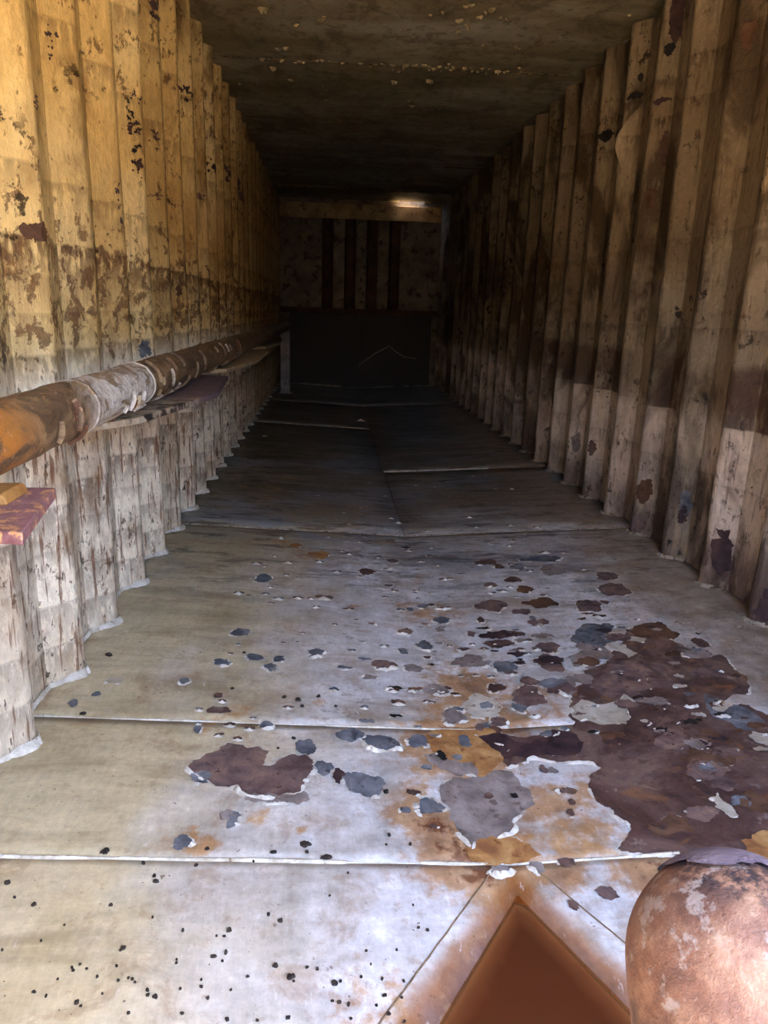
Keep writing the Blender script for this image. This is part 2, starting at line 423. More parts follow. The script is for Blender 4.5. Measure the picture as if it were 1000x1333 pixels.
cl = structure(boxes('ceiling', [(XL-.1, XR+.1, FY-.03, HY0, ZT+.03, ZT+.05), (XL-.1, HX0, HY0, YE+.06, ZT+.03, ZT+.05),
        (HX1, XR+.1, HY0, YE+.06, ZT+.03, ZT+.05), (HX0, HX1, HY1, YE+.06, ZT+.03, ZT+.05)], M['shell']))

def dent(side, k, z):
    a = 1+.07*nz(k*3.1+side*50, z*.9, 1.7)+.035*nz(k*5.3+side*20, z*4.2, 9.1)
    b = .010*nz(k*2.3-side*30, z*.8, 4.4)+.004*nz(k*4.1, z*5., 7.)
    return a, b
def rib_pt(side, k, y, d, z):
    a, b = dent(side, k, z)
    return (XI[side]+side*(DEP-d*a), y+b, z)
def profile(ye):
    P = [(ye+.078, -.004), (ye, DEP), (ye-.036, DEP), (ye-.122, -.004)]
    out = [P[0]]
    for i in (1, 2):                                    # rounded bends
        p, a, b = Vector(P[i]), Vector(P[i-1]), Vector(P[i+1]); r = .014
        u, v = (a-p).normalized()*r, (b-p).normalized()*r
        for t in (0, .33, .67, 1.): out.append(tuple(p+u*(1-t)**2+v*t**2))
    out.append(P[3]); return out
def make_rib(side, k, wall, mat, bead):
    ye = Y0+PER*k; pr = profile(ye); nzs = 36 if k < 9 else 18
    vs, fs = [], []
    for j in range(nzs+1):
        z = -.02+(ZT+.045)*j/nzs
        vs += [rib_pt(side, k, y, d, z) for y, d in pr]
    n = len(pr)
    for j in range(nzs):
        for i in range(n-1):
            q = [j*n+i, j*n+i+1, (j+1)*n+i+1, (j+1)*n+i]
            fs.append(q if side > 0 else q[::-1])
    rib = mesh('rib', vs, fs, mat, wall, True)
    # weld bead that closes the rib's foot
    path = [(ye+.012, DEP+.004), (ye-.02, DEP+.008), (ye-.045, DEP+.004), (ye-.085, DEP*.5), (ye-.122, .006)]
    if side < 0: path = [(ye+.012, DEP*.9), (ye-.012, DEP+.009), (ye-.04, DEP+.004), (ye-.085, DEP*.52), (ye-.124, .008), (ye-.2, .005), (ye-.26, .004)]
    pts = []
    for a, b in zip(path, path[1:]):
        for t in range(5): pts.append((a[0]+(b[0]-a[0])*t/5, a[1]+(b[1]-a[1])*t/5))
    pts.append(path[-1]); vs, fs = [], []
    for i, (y, d) in enumerate(pts):
        e = 1+.45*nz(i*.9, k*7.7, side*3)
        fade = 1. if i < 15 else .6
        h = (.020 if side < 0 else .012)*e*fade; w_ = .010*e*fade
        x, yy, _ = rib_pt(side, k, y, d, 0.)
        zz = zf(x) if True else 0
        nx = -side
        vs += [(x+nx*.001, yy, zz+h), (x+nx*w_*.7, yy-w_*.5, zz+h*.55), (x+nx*w_*1.3, yy-w_, zz-.002)]
    for i in range(len(pts)-1):
        for j in range(2):
            q = [i*3+j, i*3+j+1, (i+1)*3+j+1, (i+1)*3+j]; fs.append(q)
    mesh('weld_bead', vs, fs, bead, rib, True)
    return rib
ribs = {}
for k in KS:
    ribs[-1, k] = make_rib(-1, k, wl, M['wall_l'], M['bead'])
    ribs[1, k] = make_rib(1, k, wr, M['wall_r'], M['beadr'])

sun_flap = structure(boxes('added_sun_flap_1', [(HX0-.3, HX1+.3, HY0-.25, YE-.112, ZT+.25, ZT+.27), (HX0-.3, HX0-.27, HY0-.25, YE-.112, ZT+.05, ZT+.25), (HX1+.27, HX1+.3, HY0-.25, YE-.112, ZT+.05, ZT+.25)], M['shell']))  # unseen flap added above the slit to hold back direct sun
# torn patches and bare spots on the rib flanks: t along the flank (0 inner bend .. .11 outer), z up
FLK = .114
def wall_spot(side, k, t, z, a, b, mat, name='bare_spot', n=11, amp=.2, off=.004):
    o = ragged(blob(t, z, a, b, n), amp, 3)
    o = [Vector((min(max(p.x, -.045), .112), p.y)) for p in o]
    V, F = fill(o, .02)
    ye = Y0+PER*k; vs = []
    for p in V:
        if p.x >= 0: y = ye-.036-.086*p.x/FLK; d = DEP*(1-p.x/FLK)+off
        else: y = ye-.036-p.x; d = DEP+off
        vs.append(rib_pt(side, k, y, d, p.y))
    vs = [Vector(v)+Vector((0, -off*.8, 0)) for v in vs]
    mesh(name, vs, F, mat, ribs[side, k])
for (k, t, z, a, b, mt) in [(2, .055, 2.245, .045, .055, 'rust'), (4, .05, 1.74, .035, .055, 'rust'), (3, .045, .235, .042, .075, 'rust'), (2, .075, .29, .03, .06, 'steel'),
        (2, .07, .23, .025, .05, 'violet'), (1, .06, .17, .05, .11, 'violet'), (0, .055, .08, .05, .07, 'violet'), (4, .085, 2.56, .05, .12, 'violet'), (4, .06, 2.43, .03, .03, 'black'),
        (5, .08, 2.41, .018, .022, 'black'), (4, .09, 1.98, .03, .07, 'dark'), (5, .03, .33, .03, .05, 'dark'), (3, .02, .06, .05, .05, 'primer'), (6, .06, .3, .04, .07, 'mauve'), (5, .06, 2.32, .05, .02, 'black'), (6, .05, 2.2, .05, .03, 'black'), (4, .05, 2.2, .05, .015, 'violet')]:
    wall_spot(1, k, t, z, a, b, M[mt])
for (k, t, z, a, b, mt) in [(2, .06, 1.85, .018, .03, 'black'), (2, .03, 1.78, .03, .035, 'violet'), (2, .04, 1.65, .028, .045, 'violet'), (2, .04, 1.72, .02, .02, 'black'), (2, .03, 1.9, .02, .018, 'violet'), (3, .045, 1.83, .03, .03, 'violet'),
        (1, .01, 1.5, .008, .05, 'violet'), (0, .08, 1.85, .012, .03, 'violet'), (-1, -.02, 1.61, .025, .016, 'violet'), (3, .03, 2.33, .04, .06, 'violet'), (4, .05, 1.19, .02, .028, 'rust'),
        (2, .05, .93, .035, .035, 'steel'), (3, .05, 1.6, .03, .02, 'dark'), (5, .05, 2.2, .04, .03, 'violet'), (7, .05, 2.0, .04, .05, 'violet'), (9, .05, 2.1, .05, .1, 'violet'), (11, .05, 2.1, .05, .12, 'dark'), (6, .05, 1.75, .03, .04, 'dark'), (-1, .02, 1.29, .05, .02, 'rust')]:
    if mt in ('rust', 'steel'): wall_spot(-1, k, t, z, a, b, M[mt], amp=.3)
    else:
        for q in range(9):
            f = R.uniform(.12, .5)
            wall_spot(-1, k, t+R.gauss(0, a*.6), z+R.gauss(0, b*.6), a*f*1.3, b*f*R.uniform(.3, .8), M[mt], n=6, amp=.42)
# strip of paint that hangs off a right-hand rib
vs, fs = [], []; ye = Y0+PER*5
for i in range(25):
    t = i/24; z = 2.26-.42*t; wv = math.sin(t*math.pi)
    out = .004+.045*wv; wd = .012+.075*wv*(.6+.4*math.sin(t*5))
    for j in range(5):
        s = j/4; f = .10-.02*t-wd*s
        y = ye-.036-.086*f/FLK; d = DEP*(1-f/FLK)+.004+out*s*s
        x, yy, zz = rib_pt(1, 5, y, d, z); vs.append((x, yy-out*s*.5, zz))
for i in range(24):
    for j in range(4): fs.append([i*5+j, i*5+j+1, (i+1)*5+j+1, (i+1)*5+j])
pp = mesh('peeled_paint', vs, fs, M['wall_r'], ribs[1, 5], True); pp['label'] = 'long strip of tan paint curling off a right-hand rib'

# ---- outlines on the floor plane (metres)
POLYS = [
 ('dark',1,0.5,[(0.431,1.835),(0.491,1.881),(0.515,1.866),(0.533,1.824),(0.612,1.816),(0.721,1.837),(0.74,1.92),(0.776,2.03),(0.865,2.158),(0.924,2.207),(0.985,2.269),(1.034,2.324),(1.095,2.393),(1.165,2.493),(1.234,2.528),(1.302,2.527),(1.303,2.464),(1.324,2.42),(1.273,2.367),(1.299,2.301),(1.342,2.231),(1.383,2.25),(1.388,2.197),(1.376,2.136),(1.369,2.043),(1.322,1.974),(1.246,1.949),(1.192,1.913),(1.202,1.89),(1.255,1.92),(1.301,1.916),(1.324,1.851),(1.376,1.821),(1.425,1.787),(1.465,1.743),(1.441,1.616),(1.371,1.492),(1.291,1.385),(1.194,1.304),(1.096,1.266),(1.026,1.267),(0.952,1.29),(0.882,1.292),(0.835,1.32),(0.756,1.323),(0.695,1.326),(0.665,1.348),(0.709,1.392),(0.726,1.425),(0.698,1.463),(0.701,1.491),(0.677,1.522),(0.679,1.584),(0.738,1.647),(0.649,1.683),(0.581,1.704),(0.535,1.694),(0.492,1.674),(0.477,1.717),(0.501,1.774)]),
 ('orange',2,0.2,[(0.284,1.828),(0.339,1.863),(0.398,1.875),(0.458,1.889),(0.496,1.852),(0.522,1.798),(0.492,1.716),(0.45,1.671),(0.408,1.637),(0.366,1.696),(0.319,1.729),(0.293,1.775)]),
 ('mauve',1,0.6,[(0.311,1.611),(0.336,1.637),(0.4,1.653),(0.466,1.667),(0.507,1.623),(0.524,1.573),(0.524,1.522),(0.496,1.502),(0.466,1.476),(0.451,1.437),(0.407,1.408),(0.35,1.394),(0.329,1.361),(0.317,1.411),(0.3,1.477),(0.29,1.533),(0.289,1.572)]),
 ('orange',2,0.1,[(0.354,1.399),(0.39,1.413),(0.447,1.406),(0.474,1.371),(0.49,1.345),(0.441,1.326),(0.37,1.32),(0.328,1.328),(0.311,1.361)]),
 ('mauve',3,0.4,[(0.271,1.726),(0.299,1.739),(0.348,1.712),(0.4,1.704),(0.408,1.67),(0.398,1.64),(0.346,1.638),(0.309,1.666)]),
 ('primer',2,0.6,[(-0.354,1.639),(-0.343,1.676),(-0.302,1.712),(-0.282,1.741),(-0.264,1.76),(-0.237,1.754),(-0.212,1.738),(-0.178,1.747),(-0.152,1.727),(-0.159,1.688),(-0.163,1.664),(-0.141,1.662),(-0.125,1.69),(-0.09,1.716),(-0.053,1.717),(-0.034,1.694),(-0.025,1.651),(-0.042,1.631),(-0.053,1.596),(-0.059,1.556),(-0.093,1.549),(-0.136,1.53),(-0.175,1.534),(-0.198,1.545),(-0.216,1.571),(-0.252,1.572),(-0.282,1.586),(-0.321,1.612)]),
 ('paint',3,0.8,[(0.751,1.954),(0.804,1.994),(0.835,1.964),(0.898,1.971),(0.945,2.013),(0.964,1.964),(0.911,1.881),(0.883,1.842),(0.805,1.849),(0.74,1.898)]),
 ('paint',3,0.5,[(1.025,2.375),(1.048,2.36),(1.089,2.355),(1.089,2.306),(1.101,2.28),(1.057,2.255),(1.043,2.311)]),
 ('paint',3,0.5,[(1.063,2.477),(1.119,2.43),(1.178,2.397),(1.151,2.367),(1.09,2.394)]),
 ('paint',3,0.5,[(1.177,1.897),(1.229,1.951),(1.255,1.934),(1.245,1.912),(1.197,1.882)]),
 ('paint',3,0.5,[(1.227,1.775),(1.266,1.755),(1.248,1.688),(1.21,1.718)]),
 ('paint',3,0.5,[(0.964,1.501),(0.994,1.519),(0.989,1.484),(0.996,1.44),(0.998,1.429),(0.969,1.437),(0.956,1.467)]),
 ('rust',2,0.2,[(1.149,2.467),(1.234,2.528),(1.302,2.527),(1.303,2.464),(1.324,2.42),(1.278,2.373),(1.204,2.388),(1.156,2.412)]),
 ('primer',2,0.1,[(0.886,2.145),(0.999,2.233),(1.095,2.234),(1.1,2.15),(1.044,2.052),(0.946,1.999),(0.868,2.021),(0.848,2.072)]),
 ('violet',3,0.1,[(0.439,1.826),(0.505,1.839),(0.608,1.801),(0.714,1.818),(0.731,1.766),(0.626,1.713),(0.559,1.702),(0.526,1.723),(0.486,1.709),(0.466,1.766)]),
 ('steel',2,0.1,[(1.191,1.987),(1.239,1.936),(1.284,1.886),(1.271,1.802),(1.194,1.79),(1.16,1.855)]),
 ('mauve',2,0.2,[(0.854,2.289),(0.969,2.381),(1.009,2.333),(0.99,2.245),(0.901,2.187),(0.848,2.204)]),
 ('steel',2,0.3,[(0.921,2.452),(1.014,2.552),(1.08,2.524),(1.067,2.409),(1.002,2.352),(0.92,2.361)]),
 ('rust',2,0.1,[(0.791,1.81),(0.868,1.803),(0.831,1.748),(0.784,1.761)]),
 ('orange',2,0.1,[(0.959,1.351),(1.008,1.372),(1.077,1.347),(1.046,1.27),(0.958,1.285)]),
 ('rust',2,0.1,[(0.762,1.421),(0.834,1.455),(0.868,1.425),(0.867,1.385),(0.797,1.373),(0.766,1.387)]),
 ('primer',3,0.1,[(0.932,1.757),(0.997,1.81),(1.027,1.787),(1.012,1.723),(0.96,1.706),(0.929,1.72)]),
 ('paint',2,0.7,[(0.419,1.997),(0.478,2.076),(0.522,2.024),(0.537,1.962),(0.5,1.922),(0.443,1.933)]),
]
SPOTS = [
 (-0.31,1.606,0.0263,0.0282,'steel',0.5), (-0.145,1.529,0.0442,0.0202,'mauve',0.4), (-0.075,1.532,0.0353,0.0231,'mauve',0.4), (-0.054,1.749,0.0292,0.0361,'steel',0.4), (-0.005,1.655,0.027,0.033,'steel',0.4), (0.033,1.628,0.0159,0.0321,'violet',0.3), (0.057,1.625,0.0159,0.016,'steel',0.3), (0.095,1.595,0.0511,0.053,'steel',0.5), (0.074,1.816,0.0437,0.029,'steel',0.5), (0.161,1.783,0.0543,0.0377,'steel',0.9), (0.259,1.8,0.0266,0.0348,'steel',0.5), (-0.213,1.453,0.0105,0.0344,'steel',0.5), (-0.225,1.468,0.0194,0.0189,'mauve',0.3), (-0.311,1.374,0.0182,0.0219,'steel',0.5), (-0.169,1.853,0.0195,0.0179,'steel',0.6), (-0.357,1.822,0.0125,0.0194,'steel',0.5), (-0.313,1.926,0.033,0.017,'dark',0.5), (-0.329,2.009,0.0125,0.0183,'dark',0.5), (-0.348,2.222,0.0299,0.0245,'steel',1), (-0.247,2.27,0.0282,0.0282,'steel',0.9), (-0.162,2.266,0.0207,0.0253,'steel',0.8), (-0.185,2.204,0.0226,0.0268,'steel',0.9), (-0.04,2.318,0.0294,0.0352,'steel',1), (-0.443,2.09,0.0187,0.0196,'steel',0.9), (-0.313,2.458,0.0356,0.039,'steel',0.6), (-0.283,3.02,0.0366,0.0469,'steel',0.7), (0.194,2.252,0.0454,0.0339,'primer',0.9), (0.296,2.233,0.0402,0.0336,'mauve',0.6), (0.358,2.416,0.0289,0.0387,'steel',0.8), (0.273,2.359,0.0168,0.0246,'steel',0.6), (0.497,2.287,0.067,0.0461,'mauve',0.5), (0.619,2.239,0.0395,0.0422,'steel',0.5), (0.808,2.367,0.0388,0.0442,'primer',0.5), (0.78,2.245,0.0423,0.0692,'primer',0.6), (0.672,2.126,0.0277,0.0286,'primer',0.5), (0.64,2.035,0.0534,0.0626,'primer',0.6), (0.599,1.97,0.026,0.0272,'steel',0.6), (0.55,2.098,0.0299,0.0275,'dark',0.6), (0.501,1.993,0.0214,0.0229,'steel',0.7), (0.385,1.937,0.0358,0.0399,'mauve',0.5), (0.356,2.097,0.0408,0.0354,'mauve',0.5), (0.513,1.896,0.0251,0.0295,'primer',0.5), (0.455,1.876,0.0158,0.0165,'primer',0.4), (0.779,2.079,0.0347,0.0508,'mauve',0.5), (0.807,2.464,0.043,0.0304,'mauve',0.4), (0.801,2.584,0.0224,0.0256,'primer',0.4), (0.85,2.585,0.0209,0.0331,'primer',0.4), (0.816,2.619,0.0151,0.0225,'steel',0.4), (0.546,2.507,0.0174,0.0271,'primer',0.5), (1.047,3.311,0.0932,0.0459,'steel',0.7), (0.77,3.3,0.0594,0.0446,'dark',0.4), (0.818,3.228,0.0255,0.0377,'dark',0.4), (0.901,3.218,0.0363,0.0485,'steel',0.6), (1.055,3.146,0.0605,0.0736,'mauve',0.4), (0.842,3.051,0.045,0.0342,'dark',0.5), (0.724,2.998,0.0307,0.0328,'primer',0.5), (0.857,2.918,0.0383,0.0453,'rust',0.5), (1.276,3.038,0.0587,0.0558,'primer',0.3), (1.238,2.882,0.0742,0.074,'primer',0.4), (0.892,2.767,0.0794,0.0581,'rust',0.5), (0.68,2.759,0.0632,0.0566,'primer',0.5), (0.791,2.69,0.0402,0.0313,'primer',0.4), (1.085,2.728,0.0565,0.0663,'primer',0.4), (1.156,2.745,0.0189,0.0211,'dark',0.4), (1.078,2.517,0.0263,0.0362,'steel',0.3), (0.183,3.167,0.04,0.0465,'dark',0.3), (0.315,3.338,0.0271,0.0286,'primer',0.5), (0.395,2.786,0.0263,0.0249,'steel',0.5), (0.339,2.747,0.0162,0.0202,'steel',0.6), (0.455,2.645,0.0335,0.0332,'steel',0.5), (0.435,2.553,0.0177,0.0208,'mauve',0.5), (0.299,2.529,0.0299,0.0278,'primer',0.5), (0.606,2.628,0.0151,0.0295,'dark',0.4), (-0.043,3.37,0.0528,0.0575,'orange',0.5), (-0.161,3.493,0.0309,0.0367,'orange',0.6), (0.596,1.227,0.0258,0.0185,'primer',0.3), (0.516,1.2,0.0111,0.0144,'dark',0.5), (0.539,1.317,0.0187,0.0143,'dark',0.5), (0.384,1.306,0.0259,0.0129,'mauve',0.5), (0.471,1.311,0.0169,0.0163,'mauve',0.5), (0.222,1.567,0.0177,0.0122,'dark',0.5), (0.254,1.509,0.0363,0.026,'steel',0.7), (0.196,1.499,0.0132,0.0114,'steel',0.5), (0.258,1.443,0.0111,0.0094,'dark',0.5), (0.319,1.729,0.0129,0.0255,'black',0.3), (0.397,1.807,0.0226,0.0356,'steel',0.3), (0.361,1.724,0.0173,0.0146,'steel',0.3), (0.378,1.676,0.0085,0.0122,'steel',0.2), (0.412,1.559,0.0119,0.014,'dark',0.2), (0.477,1.551,0.0097,0.0121,'black',0.2), (0.617,1.562,0.0234,0.0141,'dark',0.4), (0.582,1.655,0.0102,0.0171,'primer',0.4), (0.606,1.646,0.0142,0.0136,'mauve',0.4), (0.616,1.516,0.0095,0.012,'dark',0.4), (0.6,1.478,0.0093,0.0129,'dark',0.4), (1.301,2.259,0.0534,0.0379,'mauve',0.4), (1.36,2.338,0.0248,0.0404,'dark',0.3), (1.386,2.414,0.0085,0.0107,'dark',0.1), (1.137,2.173,0.0336,0.0404,'primer',0.2), (-0.649,2.074,0.0271,0.0196,'paint',0.6), (-0.729,1.932,0.0126,0.0197,'steel',0.2), (-0.681,1.988,0.013,0.016,'steel',0.2), (0.799,1.41,0.0126,0.0126,'dark',0.2), (0.882,1.577,0.0237,0.0135,'dark',0.1), (1.034,1.509,0.0115,0.0098,'dark',0.1), (1.049,1.441,0.0111,0.0123,'dark',0.1), (0.269,1.674,0.0167,0.0137,'steel',0.3),
]
BLISTERS = [(-0.241,3.606,0.0237),(-0.251,3.313,0.0146),(-0.185,3.236,0.0251),(-0.327,3.203,0.0245),(-0.286,3.168,0.0139),(-0.038,3.27,0.022),(-0.182,3.073,0.0154),(-0.127,3.043,0.0136),(-0.241,2.916,0.0145),(-0.363,2.83,0.0248),(-0.317,2.811,0.0124),(-0.251,2.837,0.0189),(-0.197,2.794,0.028),(-0.12,2.812,0.0221),(-0.066,2.81,0.019),(-0.013,2.825,0.0385),(-0.225,2.742,0.0153),(-0.043,2.725,0.0186),(0.09,2.717,0.025),(0.03,2.562,0.0147),(-0.089,2.475,0.0113),(-0.309,2.358,0.0119),(-0.151,2.386,0.0108),(-0.105,2.396,0.0082),(-0.326,2.286,0.0115),(0.092,2.348,0.0164),(0.207,2.395,0.0198),(0.214,2.077,0.0199),(0.224,2.002,0.0242),(0.118,1.968,0.0165),(-0.113,1.952,0.0159),(-0.209,1.887,0.0109),(-0.368,1.923,0.0153),(-0.359,1.85,0.0106),(-0.269,1.847,0.0171),(-0.214,1.831,0.017),(-0.294,1.795,0.0145),(-0.24,1.78,0.0166),(0.025,2.068,0.0195),(-0.309,1.974,0.0158),(0.315,2.017,0.0123),(0.271,1.867,0.0137),(0.329,2.014,0.0123),(0.504,2.186,0.0129),(0.452,2.186,0.0103),(0.535,2.416,0.0141),(0.569,2.374,0.0194),(0.719,2.322,0.0163),(0.553,2.17,0.0154),(0.449,2.413,0.014),(0.627,2.183,0.0258),(1.091,3.399,0.0305),(1.199,3.139,0.0178),(1.178,3.388,0.0152),(0.765,2.919,0.0266),(0.806,2.96,0.0202),(0.946,3.149,0.0214),(0.805,2.844,0.013),(0.529,3.275,0.0147),(0.444,2.573,0.0148),(0.303,2.735,0.0193),(0.247,2.867,0.0133),(0.29,2.943,0.0171),(0.392,2.956,0.0174),(0.254,3.209,0.0148),(0.161,3.614,0.0164),(0.07,3.448,0.0195),(0.107,3.407,0.0193),(-0.58,6.611,0.0361),(0.35,8.005,0.0577),]
FLAKES = [(-0.468,1.342,0.0103,0.0107),(-0.633,1.253,0.0073,0.0065),(-0.56,1.197,0.0057,0.006),(-0.603,1.216,0.0029,0.0041),(-0.415,1.199,0.0044,0.0049),(-0.38,1.311,0.0055,0.0057),(-0.35,1.277,0.0039,0.0054),(-0.343,1.26,0.0077,0.0053),(-0.329,1.17,0.0029,0.0038),(-0.266,1.14,0.0036,0.0054),(-0.365,1.1,0.0048,0.006),(-0.369,1.095,0.0027,0.0034),(-0.367,1.062,0.0033,0.0041),(-0.431,1.065,0.0033,0.0041),(-0.443,1.059,0.0033,0.0033),(-0.439,1.053,0.0033,0.0041),(-0.417,1.056,0.0026,0.0033),(-0.394,1.041,0.0026,0.004),(-0.34,1.038,0.0026,0.0031),(-0.333,1.036,0.0039,0.0031),(-0.327,1.03,0.0026,0.0031),(-0.356,1.033,0.0026,0.0031),(-0.302,1.014,0.0045,0.0045),(-0.299,1.005,0.0039,0.0037),(-0.286,1.002,0.0051,0.0052),(-0.247,1.017,0.0033,0.003),(-0.212,1.021,0.0033,0.0038),(-0.214,1.035,0.0027,0.0039),(-0.197,0.999,0.0039,0.0044),(-0.49,1.011,0.0038,0.0031),(-0.467,1.004,0.0025,0.0038),(-0.413,0.992,0.005,0.0052),(-0.404,0.985,0.0031,0.0029),(-0.323,0.972,0.0037,0.0036),(-0.235,0.971,0.0038,0.0035),(-0.183,1.073,0.0028,0.0033),(-0.2,1.082,0.0062,0.005),(-0.179,1.092,0.0042,0.0067),(-0.18,1.141,0.0058,0.0072),(-0.201,1.128,0.0029,0.0035),(-0.187,1.127,0.0036,0.0035),(-0.265,1.076,0.0027,0.0033),(-0.264,1.069,0.0027,0.0033),(-0.516,1.115,0.002,0.0027),(-0.576,1.095,0.0026,0.0035),(-0.487,1.15,0.0021,0.0028),(-0.376,1.008,0.0019,0.0023),(-0.159,0.96,0.0044,0.0041),(-0.459,1.036,0.0019,0.0024),(-0.043,1.376,0.0145,0.0121),(-0.038,1.353,0.0051,0.0059),(-0.111,1.349,0.0092,0.0047),(0.003,1.337,0.0151,0.0058),(-0.108,1.18,0.0037,0.0057),(-0.084,1.164,0.0067,0.0056),(0.187,1.15,0.0038,0.0037),(0.204,1.144,0.0046,0.0037),(0.081,1.096,0.0029,0.0034),(0.139,1.098,0.0029,0.0034),(0.088,1.067,0.0021,0.0033),(-0.087,1.063,0.0055,0.0065),(-0.058,1.04,0.0082,0.0062),(-0.052,1.032,0.0027,0.0031),(-0.01,1.056,0.0035,0.004),(-0.029,1.06,0.0035,0.0032),(0.021,1.027,0.0068,0.0077),(0.031,1.032,0.0034,0.0039),(0.069,1.04,0.0028,0.0047),(0.107,1.037,0.0028,0.0047),(0.146,1.032,0.0028,0.0039),(0.109,1.003,0.0054,0.0037),(0.139,0.999,0.0034,0.0022),(0.029,0.99,0.004,0.0036),(0.045,0.986,0.004,0.0051),(0.017,0.993,0.0033,0.0029),(0.093,0.984,0.0033,0.0029),(0.113,0.968,0.0046,0.0043),(0.048,0.96,0.0033,0.0035),(-0.058,0.962,0.0058,0.0035),(0.139,0.954,0.004,0.0035),(-0.134,1.041,0.0034,0.0031),(-0.16,1.015,0.002,0.0023),(-0.109,0.958,0.0032,0.0028),(0.195,1.383,0.0044,0.0062),(0.14,1.381,0.0026,0.0037),(0.051,1.293,0.0033,0.0044),(0.182,1.207,0.0024,0.003),(0.012,1.229,0.0024,0.003),(-0.716,2.244,0.0121,0.0141),(-0.685,1.881,0.0083,0.0104),(-0.085,1.999,0.0105,0.0113),(-0.072,1.964,0.008,0.0088),(-0.292,2.054,0.007,0.0071),(-0.023,2.026,0.0071,0.0093),(-0.128,2.014,0.007,0.0092),(0.029,1.971,0.0058,0.0067),(-0.089,1.792,0.0074,0.0075),(-0.128,1.742,0.0052,0.0054),(0.154,1.567,0.0078,0.0122),(0.149,1.411,0.0054,0.0077),(-0.255,1.357,0.0058,0.0047),(-0.271,1.308,0.0048,0.0045),(-0.152,1.322,0.0041,0.0034),(-0.822,2.109,0.0068,0.0102),(-0.282,2.301,0.0065,0.0087),]
STAINS = [(0.382,1.787,0.16,1),(0.251,1.462,0.06,0.9),(0.289,1.41,0.08,0.9),(0.34,1.343,0.13,1),(0.384,1.271,0.08,0.8),(0.591,1.411,0.14,0.6),(0.662,1.404,0.1,0.5),(0.564,1.539,0.08,0.7),(0.671,1.591,0.07,0.5),(0.524,1.499,0.05,0.7),(0.227,1.576,0.05,0.7),(0.279,1.675,0.06,0.7),(0.198,1.487,0.06,0.8),(0.65,1.531,0.05,0.7),(0.46,2.088,0.18,0.7),(0.401,2.193,0.12,0.5),(0.417,2.709,0.14,0.6),(0.33,2.778,0.1,0.5),(0.482,2.359,0.1,0.4),(0.033,1.631,0.06,0.4),(-0.006,1.523,0.05,0.3),(-0.266,1.371,0.04,0.8),(-0.292,1.399,0.03,0.8),(-0.149,1.468,0.03,0.7),(-0.049,1.426,0.02,0.6),(-0.348,1.41,0.03,0.6),(-0.258,1.93,0.05,0.6),(-0.022,1.99,0.05,0.5),(-0.1,1.927,0.04,0.5),(-0.333,1.843,0.06,0.5),(-0.199,1.793,0.08,0.4),(-0.099,3.373,0.12,0.5),(-0.222,3.558,0.08,0.5),(-0.178,3.113,0.12,0.4),(0.106,2.751,0.04,0.7),(0.535,1.294,0.06,0.8),(0.468,1.3,0.06,0.7),(0.347,1.292,0.06,0.7),(0.391,1.339,0.08,0.6),(0.681,2.065,0.1,0.5),(0.541,1.897,0.1,0.7),(0.689,1.925,0.1,0.5),(0.105,0.956,0.16,0.45),(0.026,0.952,0.14,0.3),(0.663,2.682,0.12,0.3),(0.868,2.737,0.15,0.3),(1.441,2.931,0.2,0.3),(0.648,1.319,0.1,0.5),(0.914,1.318,0.2,0.8),(0.723,1.288,0.1,0.8),(0.094,1.666,0.05,0.3),(0.116,1.701,0.08,0.3),(0.346,1.992,0.1,0.5),(0.342,2.243,0.06,0.4),(0.08,2.335,0.05,0.3),(-0.248,1.42,0.05,0.2),(0.977,3.413,0.2,0.2),]
CEILING_FLAKES = [(0.597,4.474,0.0186),(0.691,4.556,0.0254),(0.697,4.375,0.0162),(0.721,4.351,0.0161),(0.791,4.496,0.0187),(0.821,4.437,0.0185),(0.835,4.384,0.0202),(0.902,4.499,0.0167),(0.957,4.512,0.0188),(0.915,4.929,0.0207),(1.122,4.946,0.0162),(0.840,4.928,0.0115),(1.575,4.346,0.0120),(0.696,5.356,0.0151),(0.798,5.353,0.0202),(0.870,5.356,0.0177),(0.915,5.348,0.0151),(1.030,5.359,0.0126),(1.092,5.380,0.0203),(1.237,5.402,0.0229),(1.229,5.307,0.0175),(-0.216,4.773,0.0178),(-0.071,4.681,0.0218),(0.411,4.739,0.0155),(-0.345,5.187,0.0196),(-0.296,5.165,0.0170),(0.428,5.723,0.0245),(0.442,5.515,0.0157),(-0.196,5.423,0.0154),(-0.109,5.377,0.0203),(-0.019,5.392,0.0153),(0.056,5.409,0.0179),(0.182,5.387,0.0229),(0.323,5.377,0.0127),(0.394,5.379,0.0229),(0.469,5.366,0.0253),(0.533,5.354,0.0202),(0.598,5.343,0.0201),(-0.673,6.003,0.0173),(-0.247,5.448,0.0155),(-0.069,5.370,0.0152),(0.637,5.367,0.0152),(0.748,5.362,0.0152),(0.982,5.351,0.0151),(1.155,5.384,0.0152),(1.321,5.419,0.0128),(0.524,4.518,0.0105),]

